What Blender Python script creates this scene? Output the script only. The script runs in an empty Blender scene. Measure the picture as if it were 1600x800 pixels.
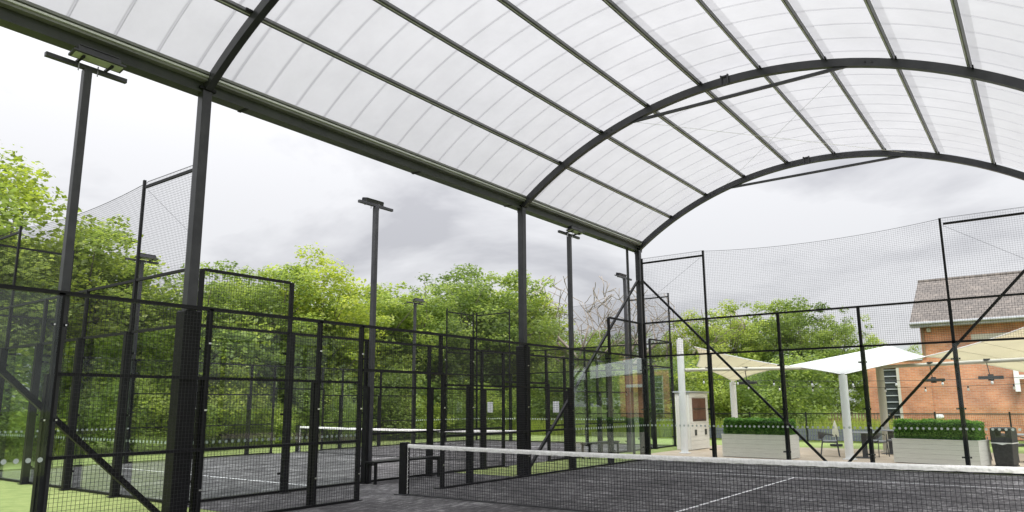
import bpy, math, random
import numpy as np
from mathutils import Vector, Matrix
R = math.radians
random.seed(7); rng = np.random.default_rng(7)
sc = bpy.context.scene; C = sc.collection

# ------------------------------------------------------------------ camera
CAM = (9.7068, -9.8036, 1.5911); YAW, PITCH, ROLL = 0.634848, 0.179734, -0.006295
FPX, CY = 1125.44, 428.74
def cam_basis():
    f = Vector((-math.sin(YAW)*math.cos(PITCH), math.cos(YAW)*math.cos(PITCH), math.sin(PITCH)))
    r = Vector((math.cos(YAW), math.sin(YAW), 0)); u = r.cross(f)
    c, s = math.cos(ROLL), math.sin(ROLL)
    return c*r+s*u, -s*r+c*u, f
cr, cu, cf = cam_basis()
cd = bpy.data.cameras.new('camera'); cam = bpy.data.objects.new('camera', cd); C.objects.link(cam)
m = Matrix.Identity(4)
for i in range(3): m[i][0] = cr[i]; m[i][1] = cu[i]; m[i][2] = -cf[i]; m[i][3] = CAM[i]
cam.matrix_world = m
cd.sensor_width = 36; cd.lens = FPX/1600*36; cd.shift_y = (CY-400)/1600
cd.clip_start = 0.05; cd.clip_end = 2000
sc.camera = cam
def ray_plane(u, v, ax, val):           # a point of the photograph (1600 x 800) on a world plane
    d = cf + cr*((u-800)/FPX) + cu*((CY-v)/FPX); o = Vector(CAM)
    return o + d*((val-o[ax])/d[ax])

# ------------------------------------------------------------------ render settings
sc.view_settings.view_transform = 'Standard'; sc.view_settings.look = 'None'
sc.view_settings.exposure = 0.45; sc.view_settings.gamma = 1.0
cy = sc.cycles
cy.max_bounces = 8; cy.diffuse_bounces = 4; cy.glossy_bounces = 4; cy.transmission_bounces = 6
cy.transparent_max_bounces = 32; cy.use_denoising = True
cy.caustics_reflective = False; cy.caustics_refractive = False

# ------------------------------------------------------------------ sky and sun (bright overcast)
SUN_EL, SUN_AZ = R(58), R(148)          # azimuth measured clockwise from +y
w = bpy.data.worlds.new('World'); sc.world = w; w.use_nodes = True
nt = w.node_tree; N = nt.nodes; L = nt.links; N.clear()
def nn(t, **k):
    n = N.new(t)
    for a, b in k.items(): setattr(n, a, b)
    return n
out = nn('ShaderNodeOutputWorld')
sky = nn('ShaderNodeTexSky', sky_type='NISHITA', sun_disc=False, sun_elevation=SUN_EL, sun_rotation=SUN_AZ)
bg1 = nn('ShaderNodeBackground'); bg1.inputs[1].default_value = 0.10
L.new(sky.outputs[0], bg1.inputs[0])
tc = nn('ShaderNodeTexCoord'); sep = nn('ShaderNodeSeparateXYZ'); L.new(tc.outputs['Generated'], sep.inputs[0])
def mth(op, a, b=None, clamp=False):
    n = nn('ShaderNodeMath', operation=op, use_clamp=clamp)
    for i, x in enumerate((a, b)):
        if x is None: continue
        if isinstance(x, (int, float)): n.inputs[i].default_value = x
        else: L.new(x, n.inputs[i])
    return n.outputs[0]
zc = mth('MAXIMUM', sep.outputs[2], 0.0)
den = mth('ADD', zc, 0.22)
cmb = nn('ShaderNodeCombineXYZ')
L.new(mth('DIVIDE', sep.outputs[0], den), cmb.inputs[0]); L.new(mth('DIVIDE', sep.outputs[1], den), cmb.inputs[1])
cmb.inputs[2].default_value = 5.7
n1 = nn('ShaderNodeTexNoise'); n1.inputs['Scale'].default_value = 1.15; n1.inputs['Detail'].default_value = 6; n1.inputs['Roughness'].default_value = 0.55
n1.inputs['Distortion'].default_value = 0.3
L.new(cmb.outputs[0], n1.inputs['Vector'])
rp = nn('ShaderNodeValToRGB'); L.new(n1.outputs[0], rp.inputs[0])
e = rp.color_ramp.elements; e[0].position = 0.37; e[0].color = (0.53, 0.53, 0.56, 1); e[1].position = 0.55; e[1].color = (0.80, 0.80, 0.82, 1)
x = rp.color_ramp.elements.new(0.45); x.color = (0.66, 0.66, 0.685, 1)
# overcast skies are brighter overhead than at the horizon
grad = mth('ADD', mth('MULTIPLY', mth('POWER', zc, 2.2), 2.3), 0.74)
# thin cloud glows around the hidden sun
dp = nn('ShaderNodeVectorMath', operation='DOT_PRODUCT'); L.new(tc.outputs['Generated'], dp.inputs[0])
dp.inputs[1].default_value = (math.sin(SUN_AZ)*math.cos(SUN_EL), math.cos(SUN_AZ)*math.cos(SUN_EL), math.sin(SUN_EL))
grad = mth('ADD', grad, mth('MULTIPLY', mth('POWER', mth('MAXIMUM', dp.outputs['Value'], 0.0), 5.0), 2.6))
bg2 = nn('ShaderNodeBackground'); L.new(rp.outputs[0], bg2.inputs[0]); L.new(grad, bg2.inputs[1])
mx = nn('ShaderNodeMixShader'); mx.inputs[0].default_value = 0.94
L.new(bg1.outputs[0], mx.inputs[1]); L.new(bg2.outputs[0], mx.inputs[2]); L.new(mx.outputs[0], out.inputs[0])

sd = bpy.data.lights.new('sun', 'SUN'); sd.energy = 1.5; sd.angle = R(14); sd.color = (1, 0.96, 0.9)
sun = bpy.data.objects.new('sun', sd); C.objects.link(sun)
sdir = Vector((math.sin(SUN_AZ)*math.cos(SUN_EL), math.cos(SUN_AZ)*math.cos(SUN_EL), math.sin(SUN_EL)))
sun.rotation_euler = (-sdir).to_track_quat('-Z', 'Y').to_euler()

# ------------------------------------------------------------------ materials
def mat(name, col, rough=0.6, metal=0.0, spec=0.5, noise=None, bump=None, var=0.0, mapping='OBJECT'):
    """principled with optional colour noise (scale, col2) and bump (scale, strength)"""
    m = bpy.data.materials.new(name); m.use_nodes = True; t = m.node_tree
    b = t.nodes['Principled BSDF']; b.inputs['Base Color'].default_value = (*col, 1)
    b.inputs['Roughness'].default_value = rough; b.inputs['Metallic'].default_value = metal
    b.inputs['Specular IOR Level'].default_value = spec
    g = t.nodes.new('ShaderNodeNewGeometry')
    if noise:
        s, c2 = noise[0], noise[1]; sx = noise[2] if len(noise) > 2 else (1, 1, 1)
        mp = t.nodes.new('ShaderNodeMapping'); mp.inputs['Scale'].default_value = sx
        t.links.new(g.outputs['Position'], mp.inputs[0])
        n = t.nodes.new('ShaderNodeTexNoise'); n.inputs['Scale'].default_value = s; n.inputs['Detail'].default_value = 5; n.inputs['Roughness'].default_value = .62
        t.links.new(mp.outputs[0], n.inputs['Vector'])
        r = t.nodes.new('ShaderNodeValToRGB'); r.color_ramp.elements[0].position = .34; r.color_ramp.elements[1].position = .68
        r.color_ramp.elements[0].color = (*col, 1); r.color_ramp.elements[1].color = (*c2, 1)
        t.links.new(n.outputs[0], r.inputs[0]); t.links.new(r.outputs[0], b.inputs['Base Color'])
    if bump:
        n = t.nodes.new('ShaderNodeTexNoise'); n.inputs['Scale'].default_value = bump[0]; n.inputs['Detail'].default_value = 4
        t.links.new(g.outputs['Position'], n.inputs['Vector'])
        bp = t.nodes.new('ShaderNodeBump'); bp.inputs['Strength'].default_value = bump[1]; bp.inputs['Distance'].default_value = 0.02
        t.links.new(n.outputs[0], bp.inputs['Height']); t.links.new(bp.outputs[0], b.inputs['Normal'])
    return m
M = {}
M['black'] = mat('black_powder_coat', (.006, .006, .007), .5, spec=.25, noise=(6, (.011, .011, .013)))
M['post'] = mat('anthracite_powder_coat', (.030, .030, .036), .38, noise=(5, (.05, .05, .057)))
M['arch'] = mat('grey_steel_arch', (.026, .026, .032), .35, noise=(4, (.045, .045, .052)))
M['wire'] = mat('black_wire', (.016, .016, .018), .5)
M['twine'] = mat('net_twine', (.02, .02, .023), .8)
M['alu'] = mat('mill_aluminium', (.72, .73, .72), .35, .35)
M['purlin'] = mat('purlin_grey', (.085, .085, .09), .4, .2, noise=(3, (.12, .12, .125)))
M['eaves'] = mat('eaves_grey', (.20, .20, .205), .4, .1, noise=(3, (.27, .27, .275)))
M['gutter'] = mat('gutter_dark', (.03, .034, .03), .35, noise=(2, (.05, .056, .046)))
M['white'] = mat('white_coat', (.86, .86, .87), .4, noise=(2, (.79, .79, .81)))
M['cream'] = mat('cream_coat', (.55, .52, .44), .45, noise=(2, (.48, .46, .40)))
M['tape'] = mat('canvas_tape', (.88, .87, .85), .85, noise=(14, (.74, .73, .71), (2.5, 1, 1)), bump=(22, 1.0))
M['line'] = mat('white_line_turf', (.85, .85, .86), .9, noise=(18, (.55, .55, .56)), bump=(60, .5))
M['bolt'] = mat('steel_bolt', (.6, .6, .6), .25, 1.0)
M['clad'] = mat('pale_cladding', (.80, .78, .74), .7, noise=(3, (.70, .68, .64), (1, 1, 14)), bump=(40, .15))
M['rust'] = mat('rusted_steel', (.10, .035, .022), .6, .3, noise=(3, (.19, .085, .055), (4, 4, .6)), bump=(20, .3))
M['dark'] = mat('dark_grey_plastic', (.02, .021, .023), .55, noise=(14, (.045, .045, .048)))
M['furn'] = mat('charcoal_furniture', (.05, .05, .055), .6, noise=(30, (.08, .08, .085)))
M['cush'] = mat('grey_cushion', (.30, .31, .33), .9, noise=(30, (.24, .25, .27)))
M['paper'] = mat('notice_paper', (.52, .53, .54), .7, noise=(12, (.44, .46, .48)))
M['bark'] = mat('bark', (.10, .085, .065), .9, noise=(6, (.17, .15, .12), (1, 1, .3)), bump=(20, .6))
M['deadbark'] = mat('dead_bark', (.24, .20, .16), .9, noise=(7, (.36, .31, .26), (1, 1, .4)), bump=(20, .6))
M['lens'] = mat('flood_lens', (.50, .54, .42), .3, noise=(20, (.40, .44, .33)))
M['blue'] = mat('blue_panel', (.08, .14, .28), .5)
M['slate'] = mat('slate_blue_fence', (.14, .15, .19), .7, noise=(6, (.19, .20, .25), (6, 1, 1)))
M['brown'] = mat('brown_timber', (.20, .13, .08), .8, noise=(7, (.28, .19, .12)))
M['roofgrey'] = mat('fascia_grey', (.46, .48, .50), .5, noise=(3, (.36, .38, .40)))
M['soil'] = mat('soil', (.05, .04, .03), .95)
M['terrace'] = mat('buff_resin_paving', (.43, .345, .26), .9, noise=(1.6, (.53, .44, .35)), bump=(90, .3))
M['green'] = mat('green_turf', (.20, .26, .075), .95, noise=(3.5, (.30, .35, .12)), bump=(60, 1.0))
M['grass'] = mat('rough_grass', (.10, .145, .03), .95, noise=(.9, (.20, .25, .06)), bump=(12, 1))

def turf_mat():
    m = bpy.data.materials.new('charcoal_turf'); m.use_nodes = True; t = m.node_tree; b = t.nodes['Principled BSDF']
    g = t.nodes.new('ShaderNodeNewGeometry')
    def noise(scale, sx, det=5, ro=.6):
        mp = t.nodes.new('ShaderNodeMapping'); mp.inputs['Scale'].default_value = sx; t.links.new(g.outputs['Position'], mp.inputs[0])
        n = t.nodes.new('ShaderNodeTexNoise'); n.inputs['Scale'].default_value = scale; n.inputs['Detail'].default_value = det; n.inputs['Roughness'].default_value = ro
        t.links.new(mp.outputs[0], n.inputs['Vector']); return n.outputs[0]
    a = noise(.8, (1, 1, 1), 6, .7); c = noise(7, (1.6, .55, 1), 4, .7); d = noise(45, (1, 1, 1), 3)
    def mul(x, k): 
        n = t.nodes.new('ShaderNodeMath'); n.operation = 'MULTIPLY'; t.links.new(x, n.inputs[0]); n.inputs[1].default_value = k; return n.outputs[0]
    def add(x, y):
        n = t.nodes.new('ShaderNodeMath'); n.operation = 'ADD'; t.links.new(x, n.inputs[0]); t.links.new(y, n.inputs[1]); return n.outputs[0]
    s = add(add(mul(a, .34), mul(c, .46)), mul(d, .20))
    r = t.nodes.new('ShaderNodeValToRGB'); t.links.new(s, r.inputs[0])
    r.color_ramp.elements[0].position = .40; r.color_ramp.elements[0].color = (.034, .033, .035, 1)
    r.color_ramp.elements[1].position = .64; r.color_ramp.elements[1].color = (.32, .315, .315, 1)
    x = r.color_ramp.elements.new(.52); x.color = (.098, .094, .097, 1)
    t.links.new(r.outputs[0], b.inputs['Base Color']); b.inputs['Roughness'].default_value = .95; b.inputs['Specular IOR Level'].default_value = .2
    bp = t.nodes.new('ShaderNodeBump'); bp.inputs['Strength'].default_value = .7; bp.inputs['Distance'].default_value = .015
    t.links.new(d, bp.inputs['Height']); t.links.new(bp.outputs[0], b.inputs['Normal'])
    return m
M['turf'] = turf_mat()

def glass_mat():
    m = bpy.data.materials.new('clear_glass'); m.use_nodes = True; t = m.node_tree; t.nodes.clear()
    o = t.nodes.new('ShaderNodeOutputMaterial'); a = t.nodes.new('ShaderNodeBsdfTransparent'); a.inputs[0].default_value = (.965, .988, .978, 1)
    g = t.nodes.new('ShaderNodeBsdfGlossy'); g.inputs['Roughness'].default_value = 0.01; g.inputs[0].default_value = (.95, 1, .98, 1)
    lw = t.nodes.new('ShaderNodeLayerWeight'); lw.inputs[0].default_value = .5
    pw = t.nodes.new('ShaderNodeMath'); pw.operation = 'POWER'; t.links.new(lw.outputs['Facing'], pw.inputs[0]); pw.inputs[1].default_value = 4
    ma = t.nodes.new('ShaderNodeMath'); ma.operation = 'MULTIPLY_ADD'; t.links.new(pw.outputs[0], ma.inputs[0]); ma.inputs[1].default_value = 1.3; ma.inputs[2].default_value = .02
    mx = t.nodes.new('ShaderNodeMixShader'); t.links.new(ma.outputs[0], mx.inputs[0]); t.links.new(a.outputs[0], mx.inputs[1]); t.links.new(g.outputs[0], mx.inputs[2])
    t.links.new(mx.outputs[0], o.inputs[0]); return m
M['glass'] = glass_mat()
M['dot'] = mat('frosted_dot', (.46, .52, .47), .8)

def sheet_mat(name, col, tcol, trans=.85, clear=0.0, gloss=.05):
    m = bpy.data.materials.new(name); m.use_nodes = True; t = m.node_tree; t.nodes.clear()
    o = t.nodes.new('ShaderNodeOutputMaterial')
    d = t.nodes.new('ShaderNodeBsdfDiffuse'); d.inputs[0].default_value = (*col, 1)
    tr = t.nodes.new('ShaderNodeBsdfTranslucent'); tr.inputs[0].default_value = (*tcol, 1)
    g = t.nodes.new('ShaderNodeNewGeometry')
    n = t.nodes.new('ShaderNodeTexNoise'); n.inputs['Scale'].default_value = .35; n.inputs['Detail'].default_value = 4; t.links.new(g.outputs['Position'], n.inputs['Vector'])
    r = t.nodes.new('ShaderNodeValToRGB'); r.color_ramp.elements[0].position = .3; r.color_ramp.elements[1].position = .7
    n.inputs['Scale'].default_value = 1.1; n.inputs['Detail'].default_value = 7; n.inputs['Roughness'].default_value = .7
    r.color_ramp.elements[0].color = tuple(c*.88 for c in tcol)+(1,); r.color_ramp.elements[1].color = (*tcol, 1)
    t.links.new(n.outputs[0], r.inputs[0]); t.links.new(r.outputs[0], tr.inputs[0])
    m1 = t.nodes.new('ShaderNodeMixShader'); m1.inputs[0].default_value = trans
    t.links.new(d.outputs[0], m1.inputs[1]); t.links.new(tr.outputs[0], m1.inputs[2])
    last = m1
    if clear:
        tp = t.nodes.new('ShaderNodeBsdfTransparent'); m2 = t.nodes.new('ShaderNodeMixShader'); m2.inputs[0].default_value = clear
        t.links.new(last.outputs[0], m2.inputs[1]); t.links.new(tp.outputs[0], m2.inputs[2]); last = m2
    gl = t.nodes.new('ShaderNodeBsdfGlossy'); gl.inputs['Roughness'].default_value = .25
    m3 = t.nodes.new('ShaderNodeMixShader'); m3.inputs[0].default_value = gloss
    t.links.new(last.outputs[0], m3.inputs[1]); t.links.new(gl.outputs[0], m3.inputs[2])
    t.links.new(m3.outputs[0], o.inputs[0]); return m
M['poly'] = sheet_mat('opal_polycarbonate', (.8, .8, .82), (.39, .39, .40), .85, .08, .05)
M['bar'] = sheet_mat('glazing_bar_grey', (.5, .5, .52), (.325, .325, .335), .85, .05, .05)
M['pale_strip'] = sheet_mat('purlin_pale_strip', (.5, .5, .5), (.70, .70, .71), .92, .45, .04)
M['sailwhite'] = sheet_mat('white_shade_cloth', (.60, .60, .595), (.50, .48, .45), .25, 0, .03)
M['sailshaded'] = sheet_mat('shaded_sail_cloth', (.82, .80, .73), (.90, .85, .71), .55, 0, .03)  # warm tone of the shaded sail undersides put into the cloth colour

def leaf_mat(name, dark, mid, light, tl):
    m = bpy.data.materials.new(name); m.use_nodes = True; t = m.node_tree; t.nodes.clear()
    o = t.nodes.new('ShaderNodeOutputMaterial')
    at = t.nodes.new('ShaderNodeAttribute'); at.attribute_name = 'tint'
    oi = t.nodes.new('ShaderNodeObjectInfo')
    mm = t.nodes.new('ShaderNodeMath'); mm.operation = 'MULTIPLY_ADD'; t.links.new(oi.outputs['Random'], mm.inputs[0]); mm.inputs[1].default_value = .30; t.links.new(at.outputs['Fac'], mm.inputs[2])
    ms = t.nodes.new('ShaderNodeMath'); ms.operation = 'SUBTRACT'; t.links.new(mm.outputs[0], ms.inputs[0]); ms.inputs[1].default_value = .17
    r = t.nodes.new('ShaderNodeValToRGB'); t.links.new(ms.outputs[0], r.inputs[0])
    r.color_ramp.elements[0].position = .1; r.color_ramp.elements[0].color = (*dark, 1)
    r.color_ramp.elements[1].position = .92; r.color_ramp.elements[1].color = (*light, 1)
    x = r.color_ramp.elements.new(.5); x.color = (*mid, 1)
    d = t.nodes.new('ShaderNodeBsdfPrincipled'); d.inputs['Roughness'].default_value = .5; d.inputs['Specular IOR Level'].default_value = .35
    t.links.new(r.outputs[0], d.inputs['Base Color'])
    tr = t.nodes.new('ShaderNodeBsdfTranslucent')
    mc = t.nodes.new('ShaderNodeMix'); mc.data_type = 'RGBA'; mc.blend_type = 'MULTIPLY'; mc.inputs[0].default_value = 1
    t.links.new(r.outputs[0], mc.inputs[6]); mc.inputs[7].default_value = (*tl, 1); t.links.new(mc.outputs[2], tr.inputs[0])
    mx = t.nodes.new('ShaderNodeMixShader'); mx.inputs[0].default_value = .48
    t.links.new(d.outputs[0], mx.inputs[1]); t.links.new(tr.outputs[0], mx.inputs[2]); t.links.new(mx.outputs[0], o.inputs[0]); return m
M['leaf'] = leaf_mat('leaves_fresh', (.11, .16, .045), (.225, .295, .078), (.39, .44, .135), (2.0, 2.0, 1.2))
M['leafy'] = leaf_mat('leaves_yellowish', (.13, .175, .036), (.25, .31, .066), (.39, .43, .115), (2.0, 2.0, 1.0))
M['leafd'] = leaf_mat('leaves_deep', (.085, .13, .040), (.175, .24, .07), (.31, .375, .115), (2.0, 2.0, 1.2))
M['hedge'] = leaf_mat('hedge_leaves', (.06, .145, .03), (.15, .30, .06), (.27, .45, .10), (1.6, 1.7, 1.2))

def brick_mat():
    m = bpy.data.materials.new('red_brick'); m.use_nodes = True; t = m.node_tree; b = t.nodes['Principled BSDF']
    g = t.nodes.new('ShaderNodeTexCoord'); mp = t.nodes.new('ShaderNodeMapping'); mp.inputs['Rotation'].default_value = (R(90), 0, 0)
    t.links.new(g.outputs['Object'], mp.inputs[0])
    br = t.nodes.new('ShaderNodeTexBrick'); t.links.new(mp.outputs[0], br.inputs[0])
    br.inputs['Scale'].default_value = 1; br.inputs['Brick Width'].default_value = .225; br.inputs['Row Height'].default_value = .075
    br.inputs['Mortar Size'].default_value = .008; br.inputs['Mortar Smooth'].default_value = .2; br.inputs['Bias'].default_value = -.1
    br.inputs['Color1'].default_value = (.60, .265, .145, 1); br.inputs['Color2'].default_value = (.49, .19, .10, 1); br.inputs['Mortar'].default_value = (.48, .38, .30, 1)
    n = t.nodes.new('ShaderNodeTexNoise'); n.inputs['Scale'].default_value = 1.1; n.inputs['Detail'].default_value = 5; t.links.new(g.outputs['Object'], n.inputs['Vector'])
    r = t.nodes.new('ShaderNodeValToRGB'); r.color_ramp.elements[0].color = (.74, .72, .72, 1); r.color_ramp.elements[1].color = (1.2, 1.16, 1.10, 1)
    r.color_ramp.elements[0].position = .35; r.color_ramp.elements[1].position = .65; t.links.new(n.outputs[0], r.inputs[0])
    mc = t.nodes.new('ShaderNodeMix'); mc.data_type = 'RGBA'; mc.blend_type = 'MULTIPLY'; mc.inputs[0].default_value = 1
    t.links.new(br.outputs[0], mc.inputs[6]); t.links.new(r.outputs[0], mc.inputs[7]); t.links.new(mc.outputs[2], b.inputs['Base Color'])
    b.inputs['Roughness'].default_value = .9
    bp = t.nodes.new('ShaderNodeBump'); bp.inputs['Strength'].default_value = .6; bp.inputs['Distance'].default_value = -.01
    t.links.new(br.outputs['Fac'], bp.inputs['Height']); t.links.new(bp.outputs[0], b.inputs['Normal']); return m
M['brick'] = brick_mat()
def tile_mat():
    m = bpy.data.materials.new('concrete_roof_tiles'); m.use_nodes = True; t = m.node_tree; b = t.nodes['Principled BSDF']
    g = t.nodes.new('ShaderNodeTexCoord')
    br = t.nodes.new('ShaderNodeTexBrick'); t.links.new(g.outputs['Object'], br.inputs[0])
    br.inputs['Scale'].default_value = 1; br.inputs['Brick Width'].default_value = .25; br.inputs['Row Height'].default_value = .26; br.inputs['Mortar Size'].default_value = .012
    br.inputs['Color1'].default_value = (.23, .205, .185, 1); br.inputs['Color2'].default_value = (.19, .17, .155, 1); br.inputs['Mortar'].default_value = (.10, .09, .085, 1)
    n = t.nodes.new('ShaderNodeTexNoise'); n.inputs['Scale'].default_value = 2.2; n.inputs['Detail'].default_value = 6; t.links.new(g.outputs['Object'], n.inputs['Vector'])
    r = t.nodes.new('ShaderNodeValToRGB'); r.color_ramp.elements[0].position = .42; r.color_ramp.elements[1].position = .75
    r.color_ramp.elements[0].color = (.72, .72, .72, 1); r.color_ramp.elements[1].color = (1.05, 1.03, 1.0, 1); t.links.new(n.outputs[0], r.inputs[0])
    mc = t.nodes.new('ShaderNodeMix'); mc.data_type = 'RGBA'; mc.blend_type = 'MULTIPLY'; mc.inputs[0].default_value = 1
    t.links.new(br.outputs[0], mc.inputs[6]); t.links.new(r.outputs[0], mc.inputs[7]); t.links.new(mc.outputs[2], b.inputs['Base Color'])
    b.inputs['Roughness'].default_value = .9
    bp = t.nodes.new('ShaderNodeBump'); bp.inputs['Strength'].default_value = .7; bp.inputs['Distance'].default_value = -.02
    t.links.new(br.outputs['Fac'], bp.inputs['Height']); t.links.new(bp.outputs[0], b.inputs['Normal']); return m
M['tile'] = tile_mat()

# ------------------------------------------------------------------ mesh helpers
class MB:
    def __init__(s): s.v = []; s.f = []
    def box(s, x0, x1, y0, y1, z0, z1):
        n = len(s.v)
        s.v += [(x0,y0,z0),(x1,y0,z0),(x1,y1,z0),(x0,y1,z0),(x0,y0,z1),(x1,y0,z1),(x1,y1,z1),(x0,y1,z1)]
        s.f += [tuple(n+i for i in q) for q in ((0,3,2,1),(4,5,6,7),(0,1,5,4),(1,2,6,5),(2,3,7,6),(3,0,4,7))]; return s
    def bar(s, p0, p1, w, h=None, up=(0,0,1)):
        h = h or w; p0 = Vector(p0); p1 = Vector(p1); d = (p1-p0).normalized(); up = Vector(up)
        if abs(d.dot(up)) > .99: up = Vector((0,1,0))
        a = d.cross(up).normalized()*(w/2); b = a.cross(d).normalized()*(h/2); n = len(s.v)
        for p in (p0, p1): s.v += [tuple(p-a-b), tuple(p+a-b), tuple(p+a+b), tuple(p-a+b)]
        s.f += [(n,n+1,n+2,n+3),(n+7,n+6,n+5,n+4)]+[(n+i, n+4+i, n+4+(i+1)%4, n+(i+1)%4) for i in range(4)]; return s
    def tube(s, pts, rad, k=8, cap=True):
        pts = [Vector(p) for p in pts]; rs = rad if isinstance(rad, (list, tuple)) else [rad]*len(pts)
        n0 = len(s.v); ref = None
        for i, p in enumerate(pts):
            d = (pts[min(i+1, len(pts)-1)]-pts[max(i-1, 0)]).normalized()
            if ref is None: ref = Vector((0,0,1)) if abs(d.z) < .9 else Vector((1,0,0))
            a = d.cross(ref).normalized(); b = d.cross(a).normalized(); ref = b.cross(d) if False else ref
            for j in range(k):
                t = 2*math.pi*j/k; s.v.append(tuple(p+(a*math.cos(t)+b*math.sin(t))*rs[i]))
        for i in range(len(pts)-1):
            for j in range(k):
                s.f.append((n0+i*k+j, n0+i*k+(j+1)%k, n0+(i+1)*k+(j+1)%k, n0+(i+1)*k+j))
        if cap: s.f += [tuple(n0+j for j in range(k))[::-1], tuple(n0+(len(pts)-1)*k+j for j in range(k))]
        return s
    def quad(s, *p):
        n = len(s.v); s.v += [tuple(q) for q in p]; s.f.append(tuple(range(n, n+len(p)))); return s
    def mesh(s, name, m, smooth=False):
        me = bpy.data.meshes.new(name); me.from_pydata(s.v, [], s.f); me.materials.append(m)
        if smooth: me.polygons.foreach_set('use_smooth', [True]*len(me.polygons))
        me.update(); return me
    def build(s, name, m, parent=None, smooth=False, bevel=0, **k):
        return link(name, s.mesh(name, m, smooth), parent, bevel, **k)
def link(name, me, parent=None, bevel=0, loc=None, **k):
    o = bpy.data.objects.new(name, me); C.objects.link(o)
    if parent: 
        o.parent = parent
        if loc is None:
            o.matrix_parent_inverse = parent.matrix_basis.inverted()
    if loc is not None: o.location = loc
    if bevel:
        b = o.modifiers.new('bevel', 'BEVEL'); b.width = bevel; b.segments = 2; b.limit_method = 'ANGLE'
    for a, b_ in k.items(): o[a] = b_
    return o
def thing(name, label, cat, loc=(0,0,0), rz=0, group=None):
    o = bpy.data.objects.new(name, None); C.objects.link(o); o.empty_display_size = .2
    o.location = loc; o.rotation_euler = (0,0,rz); o['label'] = label; o['category'] = cat
    if group: o['group'] = group
    o.matrix_basis = Matrix.Translation(loc) @ Matrix.Rotation(rz, 4, 'Z')
    return o
def tag(o, label, cat, group=None):
    o['label'] = label; o['category'] = cat
    if group: o['group'] = group
    return o
def copy_thing(root, label, loc=None, rz=None, scale=None):
    r = root.copy(); C.objects.link(r); r['label'] = label
    if loc is not None: r.location = loc
    if rz is not None: r.rotation_euler = (0,0,rz)
    if scale is not None: r.scale = scale
    for ch in list(root.children):
        c = ch.copy(); C.objects.link(c); c.parent = r
        for g in ch.children:
            d = g.copy(); C.objects.link(d); d.parent = c
    return r
def structure(name, mb, m, **k):
    return mb.build(name, m, None, kind='structure', **k)

# ------------------------------------------------------------------ ground
def sheet(x0, x1, y0, y1, z): return MB().quad((x0,y0,z),(x1,y0,z),(x1,y1,z),(x0,y1,z))
structure('ground', sheet(-400, 400, -300, 500, -.03), M['grass'])
structure('green_turf', sheet(-15.8, 26, -16, 22.3, -.010), M['green'])
structure('corridor_turf', sheet(-2.2, 0, -3.12, 3.9, -.006), M['turf'])
structure('court_surface', sheet(0, 10, -10, 10, -.002), M['turf'])
structure('neighbouring_court_surface', sheet(-12.2, -2.2, -3.06, 16.94, -.002), M['turf'])
structure('terrace_paving', sheet(-1.15, 26, 11.6, 18.5, -.004), M['terrace'])
def court_lines(x0, y0, par):
    z = .003; lw = .05
    for yy in (y0+3.05, y0+16.95): sheet(x0+.0, x0+10, yy-lw/2, yy+lw/2, z).build('service_line', M['line'], par)
    sheet(x0+5-lw/2, x0+5+lw/2, y0+3.05+lw/2, y0+16.95-lw/2, z).build('centre_line', M['line'], par)
court_lines(0, -10, bpy.data.objects['court_surface'])
court_lines(-12.2, -3.06, bpy.data.objects['neighbouring_court_surface'])

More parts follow.
